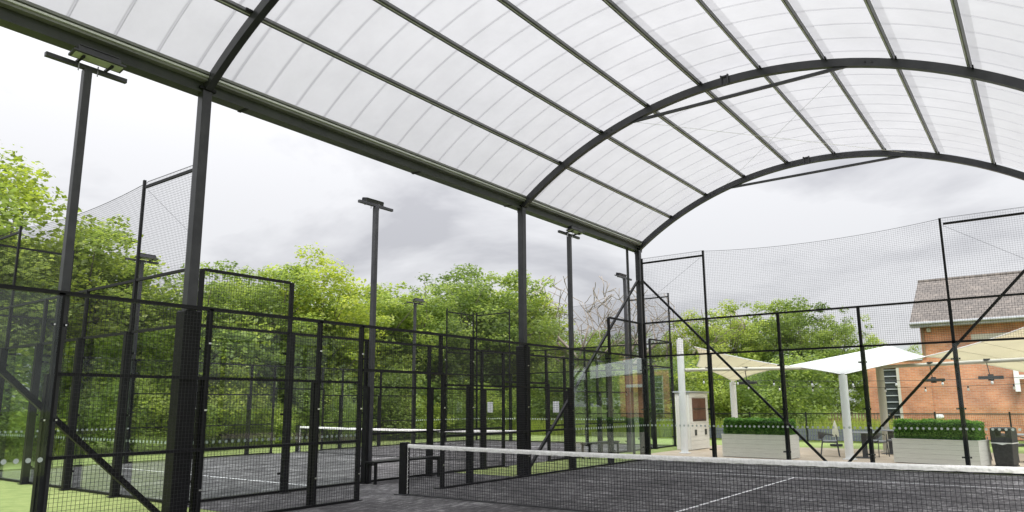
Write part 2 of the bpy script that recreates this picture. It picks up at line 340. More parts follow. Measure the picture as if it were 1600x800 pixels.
# ------------------------------------------------------------------ padel court enclosures
class Wall:
    """a court wall along an axis: s runs along it, o points outwards"""
    def __init__(w, origin, axis, out, root): w.o = Vector(origin); w.axis = axis; w.out = out; w.root = root
    def P(w, s, o, z):
        return (w.o.x+s, w.o.y+o*w.out, z) if w.axis == 'x' else (w.o.x+o*w.out, w.o.y+s, z)
    def bx(w, mb, s0, s1, o0, o1, z0, z1):
        a = w.P(s0, o0, z0); b = w.P(s1, o1, z1)
        mb.box(min(a[0],b[0]), max(a[0],b[0]), min(a[1],b[1]), max(a[1],b[1]), z0, z1); return mb
    def post(w, s, h, sleeve=2.0, tall=False):
        hh = 4.0 if tall and h > 4 else h
        p = w.bx(MB(), s-.035, s+.035, .022, .085, .0, hh)
        if h > hh: w.bx(p, s-.026, s+.026, .028, .076, hh, h)
        w.bx(p, s-.09, s+.09, .0, .20, .0, .012)
        po = p.build('post', M['black'], w.root)
        if sleeve: w.bx(MB(), s-.048, s+.048, .087, .17, .012, sleeve).build('sleeve', M['black'], po)
        return po
    def clamp(w, s, z, po):
        w.bx(MB(), s-.10, s+.10, .014, .021, z-.02, z+.02).build('clamp', M['black'], po)
        b = MB(); w.bx(b, s-.075, s-.055, -.010, -.001, z-.01, z+.01); w.bx(b, s+.055, s+.075, -.010, -.001, z-.01, z+.01)
        b.build('bolt', M['bolt'], po, kind='stuff')
    def rail(w, s0, s1, z, hgt=.04, o0=.005, o1=.045):
        return w.bx(MB(), s0, s1, o0, o1, z-hgt/2, z+hgt/2).build('rail', M['black'], w.root)
    def mesh(w, s0, s1, z0, z1, step=.05, r=.0018, o=-.002, mt='wire', name='mesh_panel', top=None):
        mb = MB(); n = max(1, round((s1-s0)/step)); k = max(1, round((z1-z0)/step))
        for i in range(n+1):
            s = s0+(s1-s0)*i/n; zt = z1 if top is None else top(s)
            a, b = w.P(s, o, z0), w.P(s, o, zt)
            w.bx(mb, s-r, s+r, o-r, o+r, z0, zt)
        for j in range(k+1):
            z = z0+(z1-z0)*j/k
            if top is not None:
                # follow the sagging edge: scale the row height along the wall
                for q in range(12):
                    sa = s0+(s1-s0)*q/12; sb = s0+(s1-s0)*(q+1)/12
                    za = z0+(top(sa)-z0)*j/k; zb = z0+(top(sb)-z0)*j/k
                    mb.bar(w.P(sa, o+r*2, za), w.P(sb, o+r*2, zb), r*2)
            else: w.bx(mb, s0, s1, o+r*1.2, o+r*3.2, z-r, z+r)
        return mb.build(name, M[mt], w.root, kind='stuff')
    def glass(w, s0, s1, z0, z1, dots=True):
        g = w.bx(MB(), s0+.004, s1-.004, 0, .012, z0, z1).build('glass_panel', M['glass'], w.root)
        if dots:
            mb = MB(); n = int(round((s1-s0)/.125)); r = .031
            for i in range(n):
                s = s0+(i+.5)*(s1-s0)/n
                for side, oo in ((0, -.0015),):
                    k = len(mb.v)
                    for q in range(8):
                        a = 2*math.pi*q/8; mb.v.append(w.P(s+r*math.cos(a), oo, .99+r*math.sin(a)))
                    mb.f.append(tuple(range(k, k+8)))
            mb.build('dot_row', M['dot'], g, kind='stuff')
        return g

def end_wall(x0, y, out, label, net=True):
    root = thing('court_end_wall', label, 'court wall', (x0, y, 0), group='glass end walls of the padel courts')
    w = Wall((x0, y, 0), 'x', out, root)
    for s in (0, 2, 4, 6, 8, 10):
        tall = s in (0, 2, 8, 10); h = 6.0 if tall else 4.0
        ss = s+(.04 if s == 0 else -.04 if s == 10 else 0)
        po = w.post(ss, h, sleeve=(0 if s in (0, 10) else 3.0), tall=True)
        for z in (.35, 1.45, 2.6): w.clamp(ss, z, po)
    for i in range(5):
        w.glass(2*i, 2*i+2, .04, 2.96); w.mesh(2*i+.03, 2*i+1.97, 3.0, 4.0)
    w.rail(.05, 9.95, 3.0, .05, .022, .075); w.rail(.05, 9.95, 4.0, .05, .018, .07); w.rail(.05, 9.95, .02, .04)
    for a, b in ((0, 2), (8, 10)):
        w.rail(a+.06, b-.03, 5.85, .05, .030, .07)
        w.mesh(a+.02, b-.02, 4.04, 5.97, .05, .0013, .0, 'twine', 'netting')
    sag = lambda s: 5.97-.16*(1-((s-5)/3)**2)
    w.mesh(2.02, 7.98, 4.04, 5.97, .05, .0013, .0, 'twine', 'netting', top=sag)
    c = MB().tube([w.P(2+6*i/16, -.004, sag(2+6*i/16)) for i in range(17)], .005, 5); c.build('head_cable', M['twine'], root)
    c = MB()
    for a, b in ((0, 2), (8, 10)): MB().tube([w.P(a, -.004, 5.985), w.P(b, -.004, 5.985)], .005, 5).build('head_cable', M['twine'], root)
    MB().tube([w.P(8.05, -.01, 5.8), w.P(10, -.01, 4.5)], .003, 4).build('stay_wire', M['wire'], root)
    MB().tube([w.P(1.95, -.01, 5.8), w.P(0, -.01, 4.5)], .003, 4).build('stay_wire', M['wire'], root)
    return root

def side_wall(x, y0, out, label, tall=False, skip_to=None, lo=0):
    """20 m side: 4 m end bays, glass in the first and last 4 m, welded mesh between, gates at the net"""
    root = thing('court_side_wall', label, 'court fence', (x, y0, 0), group='long side walls of the padel courts')
    w = Wall((x, y0, 0), 'y', out, root)
    hs = {0: 4, 2: 4, 4: 3, 6: 3, 8: 3, 8.92: 3, 11.1: 2.2, 12: 3, 14: 3, 16: 3, 18: 4, 20: 4}
    for s, h in hs.items():
        if tall and s in (0, 2, 18, 20): h = 6.0
        ss = s+(.10 if s == 0 else -.10 if s == 20 else 0)
        po = w.post(ss, h, sleeve=0 if s in (0, 20, 8.92, 11.1) else (3.0 if s in (2, 18) else 2.0), tall=tall)
        if s in (0, 2, 4, 16, 18, 20):
            for z in (.35, 1.45, 2.6): w.clamp(ss, z, po)
        else:
            for z in (.45, 1.55, 2.5):
                w.bx(MB(), ss-.02, ss+.02, .0, .02, z-.012, z+.012).build('fixing', M['bolt'], po)
    w.bx(MB(), 10.98, 11.05, .022, .08, 2.24, 2.98).build('post', M['black'], root)
    for a in (0, 2, 16, 18): w.glass(a, a+2, .04, 2.96)
    for a in (0, 18):
        w.mesh(a+.03, a+1.97, 3.0, 4.0); w.rail(a+.14 if a == 0 else a+.04, a+1.96 if a == 0 else a+1.86, 4.0, .05, .018, .07)
        if tall:
            w.rail(a+.1, a+1.9, 5.85, .05, .03, .07); w.mesh(a+.02, a+1.98, 4.04, 5.97, .05, .0013, .0, 'twine', 'netting')
    w.rail(.12, 19.88, 3.0, .05, .022, .075)
    w.rail(.14, 8.9, .02, .04); w.rail(11.12, 19.86, .02, .04)
    for z in (1.0, 2.0): w.rail(4.04, 8.9, z, .04); w.rail(11.12, 15.96, z, .04)
    w.rail(8.95, 11.08, 2.22, .05)
    for a, b in ((4, 6), (6, 8), (8, 8.92), (12, 14), (14, 16), (11.1, 12)): w.mesh(a+.03, b-.03, .03, 2.98)
    w.mesh(8.95, 11.07, 2.24, 2.98)
    return root

side_wall(0, -10, -1, 'black mesh and glass side wall of the covered court, nearest long fence')
end_wall(0, 10, 1, 'glass end wall with tall netting at the far end of the covered court, in front of the terrace')
side_wall(-2.2, -3.06, 1, 'near long fence of the open court, behind the bench')
side_wall(-12.2, -3.06, -1, 'far long fence of the open court, in front of the green tree belt', tall=True)
end_wall(-12.2, -3.06, -1, 'glass end wall of the open court on the left, its netting against the sky')
end_wall(-12.2, 16.94, 1, 'distant glass end wall of the open court, below the bare trees')

# ------------------------------------------------------------------ padel nets
def court_net(x0, y, label, wd=10.0, post_in=0.0):
    root = thing('padel_net', label, 'net', (x0, y, 0), group='padel nets')
    zt = lambda s: .89-.03*(1-((s-wd/2)/(wd/2))**2)
    for s in (0, wd):
        p = MB().box(x0+s-.075, x0+s+.075, y-.06, y+.06, 0, .93).build('net_post', M['black'], root, bevel=.006)
        MB().box(x0+s-.14, x0+s+.14, y-.11, y+.11, .001, .013).build('base_plate', M['post'], p)
    a = x0+.085; b = x0+wd-.085; n = int((b-a)/.050); mb = MB(); r = .0024
    rows = 17
    for i in range(n+1):
        xx = a+(b-a)*i/n; s = xx-x0; jx = [0]
        mb.bar((xx, y, .015), (xx+random.uniform(-.004, .004), y, zt(s)-.02), r*2)
    for j in range(rows):
        pts = []
        for i in range(0, n+1, 4):
            xx = a+(b-a)*i/n; pts.append((xx, y, .02+(zt(xx-x0)-.05)*j/(rows-1)+random.uniform(-.004, .004)))
        for p, q in zip(pts, pts[1:]): mb.bar(p, q, r*2)
    mb.build('net_mesh', M['twine'], root, kind='stuff')
    # canvas band, slightly wavy
    mb = MB(); k = 160; vs = []
    for i in range(k+1):
        xx = a+(b-a)*i/k; z1 = zt(xx-x0)+.012; z0 = z1-.068+.005*math.sin(i*1.7)*random.random(); th = .011+.004*math.sin(i*2.3)
        vs.append([(xx, y-th, z0), (xx, y-th-.004*math.sin(i*.9), (z0+z1)/2), (xx, y-.005, z1), (xx, y+.005, z1), (xx, y+th, (z0+z1)/2), (xx, y+th, z0)])
    for c in vs: mb.v += c
    for i in range(k):
        for j in range(5): mb.f.append((i*6+j, (i+1)*6+j, (i+1)*6+j+1, i*6+j+1))
    mb.build('net_band', M['tape'], root, smooth=True)
    mb = MB()
    for j in range(12): # white lacing down the post side
        z = .06+.068*j; mb.bar((a-.012, y, z), (a+.02, y, z+.03), .006)
    mb.tube([(a, y, .02), (a, y, .86)], .005, 5); mb.build('lacing', M['tape'], root)
    mb = MB(); pts = [(a+(b-a)*i/60, y-.02*abs(math.sin(i*.7)), .012) for i in range(61)]
    mb.tube(pts, .010, 5); mb.build('lead_line', M['dark'], root)
court_net(0, 0, 'dark net with white band across the covered court in the foreground')
court_net(-12.2, 6.94, 'distant net with white band on the open court behind the mesh fences')

# ------------------------------------------------------------------ floodlight masts
def flood_mast(x, y, h, side, label, sc_=1.0):
    root = thing('floodlight_mast', label, 'floodlight', (x, y, 0), group='floodlight masts at the court fences')
    def P(a, b, c): return (x+a*side, y+b, c)
    MB().box(x-.05, x+.05, y-.05, y+.05, .0, h).build('pole', M['post'], root, bevel=.006)
    MB().box(x-.032, x+.032, y-.51, y+.51, h+.002, h+.062).build('crossbar', M['post'], root, bevel=.004)
    for yy, dz in ((y-.05, 0),):
        head = MB()
        c = Vector(P(.17, .05, h+.11)); ax = Vector((0, 1, 0)); t = R(12)
        u = Vector((side*math.cos(t), 0, -math.sin(t)*-1)); nrm = u.cross(ax)*side*-1 
        if nrm.z < 0: nrm = -nrm
        head.bar(c-ax*.33, c+ax*.33, .18, .028, up=nrm); hd = head.build('lamp_head', M['post'], root)
        fins = MB()
        for i in range(7):
            q = c+nrm*.055+u*(-.066+.022*i); fins.bar(q-ax*.27, q+ax*.27, .006, .075, up=nrm)
        fins.bar(c+nrm*.10-ax*.25, c+nrm*.10+ax*.25, .16, .012, up=nrm)
        fins.build('heat_sink', M['arch'], hd)
        q = c-nrm*.020; MB().bar(q-ax*.30, q+ax*.30, .13, .006, up=nrm).build('lens', M['lens'], hd)
    for yy in (-.14, .22): MB().bar(P(.0, yy, h+.07), P(.22, yy, h+.08), .03).build('bracket', M['black'], root)
    b = MB()
    for yy in (-.12, .12): b.tube([(x+.03*side, y+yy, h-.05), (x+.03*side, y+yy, h+.09)], .008, 6)
    b.build('bolt', M['bolt'], root, kind='stuff')
flood_mast(-.18, -5.93, 6.03, 1, 'tall floodlight mast just under the canopy gutter at far left')
flood_mast(-.18, 6.2, 6.03, 1, 'floodlight mast under the gutter, between the middle and corner canopy posts')
flood_mast(-2.06, 1.02, 6.0, -1, 'floodlight mast standing alone against the sky behind the gate')
flood_mast(-2.06, 12.94, 6.0, -1, 'floodlight mast just left of the corner canopy post, among bare branches')
flood_mast(-12.35, .94, 6.0, 1, 'distant floodlight mast in front of the left trees, behind tall netting')
flood_mast(-12.35, 12.94, 6.0, 1, 'small distant floodlight mast in front of the middle of the tree belt')

# ------------------------------------------------------------------ canopy
CX, CZ = 5.08, -.47
YS = (-10.25, -4.25, 4.05, 10.28)
def arc(a, r, y): a = R(a); return (CX+math.sin(a)*r, y, CZ+math.cos(a)*r)
can = thing('canopy', 'arched steel canopy with translucent roof over the near court', 'canopy', (CX, 0, 0))
A0 = 37.2
def arc_beam(y, w, r0, r1, n=48, a0=-A0, a1=A0):
    mb = MB()
    for i in range(n+1):
        a = a0+(a1-a0)*i/n
        for yy, rr in ((y-w/2, r0), (y+w/2, r0), (y+w/2, r1), (y-w/2, r1)): mb.v.append(arc(a, rr, yy))
    for i in range(n):
        for j in range(4): mb.f.append((i*4+j, (i+1)*4+j, (i+1)*4+(j+1)%4, i*4+(j+1)%4))
    mb.f += [(0,1,2,3), tuple(n*4+j for j in (3,2,1,0))]
    return mb
for y in YS:
    ab = arc_beam(y, .11, 8.545, 8.70); o = ab.build('arch_beam', M['arch'], can); 
    # collar tie near the crown
    if y > -10:
        a, b = Vector(arc(-16.2, 8.56, y)), Vector(arc(16.2, 8.56, y))
        a.z = b.z = 7.80
        MB().bar(a, b, .05, .06).build('tie_bar', M['arch'], o)
        MB().bar(a+Vector((-.16,0,-.02)), a+Vector((.12,0,.07)), .07, .05).build('gusset', M['arch'], o); MB().bar(b+Vector((.16,0,-.02)), b+Vector((-.12,0,.07)), .07, .05).build('gusset', M['arch'], o)
        for aa in (-19.2, -18.4, 17.2, 18.0):
            q = Vector(arc(aa, 8.625, y)); MB().tube([(q.x, y-.056, q.z), (q.x, y-.075, q.z)], .018, 6).build('bolt', M['dark'], o)
        c = Vector(arc(-.4, 8.62, y)); mb = MB()
        for dx in (-.07, .07): mb.box(c.x+dx-.015, c.x+dx+.015, y-.10, y-.056, c.z-.11, c.z+.11)
        mb.box(c.x-.09, c.x+.09, y-.085, y-.06, c.z+.07, c.z+.10); mb.box(c.x-.09, c.x+.09, y-.085, y-.06, c.z-.10, c.z-.07)
        mb.build('splice_clamp', M['arch'], o)
    for sx, xx in ((-1, -.19), (1, 10.35)):
        p = MB().box(xx-.075, xx+.075, y-.075, y+.075, .012, 6.34).build('post', M['arch'], can, bevel=.01)
        MB().box(xx-.17, xx+.17, y-.17, y+.17, 0, .012).build('base_plate', M['arch'], p)
        MB().box(xx-.125, xx+.125, y-.125, y+.125, .013, 2.96).build('post_pad', M['black'], p, bevel=.02)
        mb = MB().box(xx-.085, xx+.085, y-.13, y+.13, 6.342, 6.38); mb.box(xx-.10, xx-.078, y-.05, y+.05, 6.22, 6.30); mb.build('cap_bracket', M['black'], p)
PANG = [-28.3, -20.2, -12.2, -4.1, 4.0, 12.1, 20.1, 28.2]
YA, YB = -10.45, 10.50
for a in PANG:
    def quad_bar(a, w, r0, r1):
        mb = MB(); t = math.degrees(w/2/8.75)
        P = [arc(a-t, r0, YA), arc(a+t, r0, YA), arc(a+t, r1, YA), arc(a-t, r1, YA), arc(a-t, r0, YB), arc(a+t, r0, YB), arc(a+t, r1, YB), arc(a-t, r1, YB)]
        mb.v = P; mb.f = [(0,3,2,1),(4,5,6,7),(0,1,5,4),(1,2,6,5),(2,3,7,6),(3,0,4,7)]; return mb
    pu = quad_bar(a, .050 if a > 0 else .078, 8.712, 8.785).build('purlin', M['purlin'], can)
    quad_bar(a, .014, 8.698, 8.7105).build('edge_strip', M['alu'], pu)
    if a > -5:      # thin pale strip lying against the sheet
        t0_ = math.degrees(.030/8.79); t1_ = math.degrees(.165/8.79)
        MB().quad(arc(a+t0_, 8.790, YA), arc(a+t1_, 8.790, YA), arc(a+t1_, 8.790, YB), arc(a+t0_, 8.790, YB)).build('pale_strip', M['pale_strip'], pu)
    mb = MB()
    for y in YS:
        d = .35
        q = arc(a+.5, 8.705, y-.09); mb.box(q[0]-.012, q[0]+.012, y-.16, y-.056, q[2]-.03, q[2]+.01)
    mb.build('cleat', M['black'], pu, kind='stuff')
# roof skin: one sheet between each pair of glazing bars
nsh = 35; dy = (YB-YA)/nsh
def arc_sheet(y0, y1, r0, r1, n=44, a0=-37.3, a1=37.3):
    mb = MB()
    for i in range(n+1):
        a = a0+(a1-a0)*i/n
        for yy, rr in ((y0, r0), (y1, r0), (y1, r1), (y0, r1)): mb.v.append(arc(a, rr, yy))
    for i in range(n):
        for j in range(4): mb.f.append((i*4+j, (i+1)*4+j, (i+1)*4+(j+1)%4, i*4+(j+1)%4))
    mb.f += [(0,1,2,3), tuple(n*4+j for j in (3,2,1,0))]
    return mb
# single-skin sheets (a translucent sheet of two faces would be lit twice)
def arc_skin(y0, y1, r, n=44, a0=-37.3, a1=37.3):
    mb = MB()
    for i in range(n+1):
        a = a0+(a1-a0)*i/n; mb.v += [arc(a, r, y0), arc(a, r, y1)]
    for i in range(n): mb.f.append((i*2, i*2+1, i*2+3, i*2+2))
    return mb
skin_me = arc_skin(0, dy-.028, 8.80).mesh('roof_sheet', M['poly'], True)
bar_me = arc_skin(0, .040, 8.806).mesh('glazing_bar', M['bar'], True)
cap_me = arc_skin(0, .022, 8.803).mesh('glazing_bar', M['bar'], True)
for i in range(nsh):
    o = link('roof_sheet', skin_me, can, loc=(-CX, YA+i*dy+.014, 0))
    o = link('glazing_bar', bar_me, can, loc=(-CX, YA+i*dy-.020, 0))
    for f in (.25, .5, .75): pass
# eaves
for sx in (-1, 1):
    xe = lambda x: CX+sx*(x)   # x measured outwards from the centre line
    def exb(a, b, z0, z1): 
        p, q = xe(a), xe(b); return MB().box(min(p,q), max(p,q), YA, YB, z0, z1)
    ea = exb(5.13, 5.25, 6.46, 6.60).build('eaves_beam', M['eaves'], can)
    exb(5.10, 5.128, 6.50, 6.53).build('edge_strip', M['alu'], ea)
    exb(5.08, 5.126, 6.545, 6.585).build('edge_channel', M['eaves'], ea)
    g = exb(5.235, 5.262, 6.30, 6.458); 
    for a in ((5.262, 5.42, 6.30, 6.325), (5.42, 5.445, 6.30, 6.47)):
        p, q = xe(a[0]), xe(a[1]); g.box(min(p,q), max(p,q), YA, YB, a[2], a[3])
    gut = g.build('gutter', M['gutter'], can)
    for yj in (-7.4, -3.55, .45, 3.6, 8.1):
        p, q = xe(5.23), xe(5.46); MB().box(min(p,q), max(p,q), yj-.03, yj+.03, 6.292, 6.30).build('gutter_joint', M['black'], gut)
# sheet-edge teeth along the eaves (open flutes of the multiwall sheet)
for sx in (-1,):
    mb = MB(); n = 360
    for i in range(n):
        y = YA+(YB-YA)*(i+.3)/n; a = -36.6; p = arc(a, 8.798, y); q = arc(a+.25, 8.79, y)
        mb.bar((p[0], y, p[2]-.01), (q[0], y, q[2]-.01), .022, .012)
    mb.build('sheet_edge', M['purlin'], can, kind='stuff')
# braces and cables
def brace(p0, p1, w=.06): return MB().bar(p0, p1, w, w).build('brace', M['black'], can)
brace((-.19, 10.18, 5.36), (-.19, 4.14, .06)); brace((-.19, -10.15, 5.36), (-.19, -4.35, .06), .07)
brace((-.10, 10.37, 5.36), (4.94, 10.37, .03)); brace((10.26, 10.37, 5.36), (5.32, 10.37, .03))
MB().tube([(-.33, 9.82, 6.30), (-.33, 9.82, .14), (-.33, 9.70, .04)], .04, 10).build('downpipe', M['dark'], can)
for p, q in (((2.87, 4.05, 7.80), (7.45, 10.28, 7.86)), ((7.3, 4.05, 7.80), (2.6, 10.28, 7.82)),): MB().tube([p, q], .004, 4).build('bracing_cable', M['alu'], can)
for y0_, y1_ in ((4.05, 10.28),):
    pass

# ------------------------------------------------------------------ benches
def bench(x, y0, y1, label):
    root = thing('bench', label, 'bench', (x, (y0+y1)/2, 0), group='black benches beside the courts')
    MB().box(x-.16, x+.16, y0, y1, .415, .455).build('seat', M['black'], root, bevel=.005)
    for yy in (y0+.06, y1-.06):
        for xx in (x-.12, x+.12): MB().box(xx-.025, xx+.025, yy-.025, yy+.025, 0, .413).build('leg', M['black'], root)
        MB().box(x-.092, x+.092, yy-.012, yy+.012, .37, .405).build('crosspiece', M['black'], root)
bench(-1.86, .86, 2.92, 'plain black metal bench behind the net post, against the open court fence')
bench(-1.72, 9.35, 11.25, 'second black metal bench further off, seen through the corner glass')
for (u, v, lb) in ((766, 636, 'white paper notice on the distant end wall, left of the middle canopy post'), (869, 636, 'white paper notice on the distant end wall, right of the middle canopy post')):
    p = ray_plane(u, v, 1, 16.90)
    tag(MB().box(p.x-.16, p.x+.16, 16.895, 16.90, 1.27, 1.75).build('notice', M['paper']), lb, 'notice', 'paper notices')

# ------------------------------------------------------------------ terrace: masts, sails, tubes
def mast(x, y, h, r, label, m='white', lean=(0,0)):
    root = thing('sail_mast', label, 'mast', (x, y, 0), group='masts of the shade sails')
    MB().tube([(x, y, .02), (x+lean[0], y+lean[1], h)], r, 20, True).build('pole', M[m], root, smooth=False)
    MB().tube([(x, y, 0), (x, y, .02)], r*1.7, 16).build('base_plate', M[m], root)
    MB().bar((x+lean[0], y+lean[1], h), (x+lean[0], y+lean[1], h+.05), .09).build('head_plate', M['alu'], root)
    return root
mast(-.24, 13.28, 3.76, .115, 'tallest white sail mast, left of the cladded cabinet')
mast(4.86, 13.08, 2.40, .115, 'white sail mast between the two planters, beside a black chair')
mast(.0, 17.5, 2.40, .115, 'short white mast rising behind the left planter')
mast(5.14, 17.3, 2.82, .12, 'cream sail mast in front of the dark window strip', 'cream')
mast(10.3, 13.1, 3.95, .12, 'white mast at the right edge holding the right sail')
def cross_tube(p0, p1, label, m='cream', r=.055):
    return tag(MB().tube([p0, p1], r, 12).build('cross_tube', M[m]), label, 'tube', 'tubes between the sail masts')
t0 = cross_tube((-.12, 13.32, 2.72), (5.02, 17.2, 2.80), 'pale horizontal tube from the tallest mast to the cream mast')
t1 = cross_tube((5.24, 17.2, 2.78), (10.2, 13.2, 2.70), 'pale horizontal tube from the cream mast to the right edge')

def sail(name, c, label, m, dip=.12, mats=None):
    """hypar membrane through four corners with edges scalloped inwards"""
    c = [Vector(p) for p in c]; n = 26; mb = MB(); cen = sum(c, Vector())/4
    for i in range(n+1):
        for j in range(n+1):
            u, v = i/n, j/n
            # pull the edges in
            uu = u+dip*(.5-u)*4*v*(1-v)*(abs(2*u-1)**1.5); vv = v+dip*(.5-v)*4*u*(1-u)*(abs(2*v-1)**1.5)
            p = c[0]*(1-uu)*(1-vv)+c[1]*uu*(1-vv)+c[2]*uu*vv+c[3]*(1-uu)*vv
            mb.v.append(tuple(p))
    for i in range(n):
        for j in range(n): mb.f.append((i*(n+1)+j, (i+1)*(n+1)+j, (i+1)*(n+1)+j+1, i*(n+1)+j+1))
    root = thing(name, label, 'shade sail', tuple(cen), group='shade sails over the terrace')
    cl = mb.build('cloth', M[m], root, smooth=True)
    so = cl.modifiers.new('thick', 'SOLIDIFY'); so.thickness = .004
    # hem along the border
    def row(seq): return [mb.v[a] for a in seq]
    hm = MB()
    for seq in ([i*(n+1) for i in range(n+1)], [i*(n+1)+n for i in range(n+1)], list(range(n+1)), [n*(n+1)+j for j in range(n+1)]):
        hm.tube(row(seq), .014, 5)
    hm.build('hem', M['white'], root)
    # radial seams
    sm = MB()
    for k in (5, 10, 16, 21):
        sm.tube([(p[0], p[1], p[2]-.008) for p in row([k*(n+1)+j for j in range(n+1)])], .006, 4)
    sm.build('seam', M['cream'], root)
    return root
sail('shade_sail', [(-.02, 14.0, 3.54), (2.45, 16.4, 2.87), (.0, 17.5, 2.42), (-.75, 15.9, 2.98)], 'shade sail on the left, its shade-toned underside seen above the planter', 'sailshaded')
sail('shade_sail', [(4.86, 13.08, 2.42), (6.62, 16.5, 3.03), (5.1, 20.0, 3.68), (2.45, 16.4, 2.89)], 'bright white shade sail in the middle, low corner on the white mast', 'sailwhite', .03)
sail('shade_sail', [(6.64, 16.4, 3.03), (10.3, 13.1, 3.92), (13.2, 17.0, 3.0), (9.75, 19.6, 2.30)], 'shade sail with shade-toned underside at the right edge in front of the brick wall', 'sailshaded')

def heater(u, v, par0, par1, y_guess, label):
    # hangs from the tube: find the point of the tube seen at column u
    p0, p1 = Vector(par0), Vector(par1); best = None
    for i in range(401):
        p = p0.lerp(p1, i/400); d = p-Vector(CAM); uu = 800+FPX*d.dot(cr)/d.dot(cf)
        if best is None or abs(uu-u) < best[0]: best = (abs(uu-u), p)
    q = best[1]; z = ray_plane(u, v, 1, q.y).z
    root = thing('patio_heater', label, 'heater', (q.x, q.y, z), group='black heaters hung from the tubes')
    MB().box(q.x-.30, q.x+.30, q.y-.09, q.y+.09, z-.045, z+.045).build('housing', M['dark'], root, bevel=.012)
    MB().box(q.x-.07, q.x+.07, q.y-.05, q.y+.05, z-.085, z-.046).build('sensor', M['dark'], root)
    MB().bar((q.x-.02, q.y, z+.05), (q.x-.06, q.y, q.z-.05), .022).bar((q.x-.07, q.y, z+.07), (q.x+.07, q.y, z+.07), .04, .05).build('drop_rod', M['dark'], root)
    MB().box(q.x-.13, q.x+.03, q.y-.066, q.y+.066, q.z+.03, q.z+.075).build('saddle', M['dark'], root)
T0 = ((-.12, 13.32, 2.72), (5.02, 17.2, 2.80)); T1 = ((5.24, 17.2, 2.78), (10.2, 13.2, 2.70))
heater(1167, 598, *T0, 0, 'black heater under the left sail, above the left planter')
heater(1456, 594, *T1, 0, 'black heater in front of the brick wall, nearer the window strip')
heater(1545, 590, *T1, 0, 'black heater in front of the brick wall, nearer the right edge')

def string_lights(p0, p1, sag, n, label):
    root = thing('string_lights', label, 'string lights', p0, group='festoon strings over the terrace')
    p0, p1 = Vector(p0), Vector(p1)
    f = lambda t: p0.lerp(p1, t)-Vector((0, 0, sag*4*t*(1-t)))
    MB().tube([f(i/30) for i in range(31)], .006, 4).build('cable', M['dark'], root)
    for i in range(n):
        q = f((i+.5)/n); b = MB().tube([q, q-Vector((0,0,.07))], .022, 6).build('socket', M['dark'], root)
        MB().tube([q-Vector((0,0,.07)), q-Vector((0,0,.10)), q-Vector((0,0,.14)), q-Vector((0,0,.16))], [.018, .032, .028, .006], 8).build('bulb', M['white'], b, smooth=True)
string_lights((-.12, 13.5, 2.45), (10.2, 13.4, 2.25), .12, 9, 'upper festoon string with sparse bulbs over the terrace front')
string_lights((.1, 17.3, 2.32), (10.6, 16.2, 2.18), .16, 9, 'lower festoon string with sparse bulbs towards the brick wall')

# ------------------------------------------------------------------ planters with hedges
def leaf_cloud(pts, nrm, size, tint, jitter=.6):
    """folded leaf quads at pts; returns mesh arrays"""
    n = len(pts)
    d = rng.normal(size=(n, 3)); d[:, 2] = np.abs(d[:, 2])*.4 - .25
    d = d/np.linalg.norm(d, axis=1)[:, None]
    nn_ = nrm+rng.normal(size=(n, 3))*jitter; nn_ /= np.linalg.norm(nn_, axis=1)[:, None]
    side = np.cross(d, nn_); side /= (np.linalg.norm(side, axis=1)[:, None]+1e-9)
    s = size*(.5+1.0*rng.random(n))[:, None]
    up = np.cross(side, d)
    a = pts-d*s*.5; b = pts+side*s*.32+up*s*.08; c = pts+d*s*.5; e = pts-side*s*.32+up*s*.08
    v = np.stack([a, b, c, e], 1).reshape(-1, 3)
    return v, tint
def mesh_from_quads(name, v, tint, m):
    n = len(v)//4; me = bpy.data.meshes.new(name)
    me.vertices.add(len(v)); me.vertices.foreach_set('co', v.astype(np.float32).ravel())
    me.loops.add(n*4); me.loops.foreach_set('vertex_index', np.arange(n*4, dtype=np.int32))
    me.polygons.add(n); me.polygons.foreach_set('loop_start', np.arange(0, n*4, 4, dtype=np.int32))
    at = me.attributes.new('tint', 'FLOAT', 'FACE'); at.data.foreach_set('value', tint.astype(np.float32))
    me.materials.append(m); me.update(calc_edges=True); me.validate(); return me

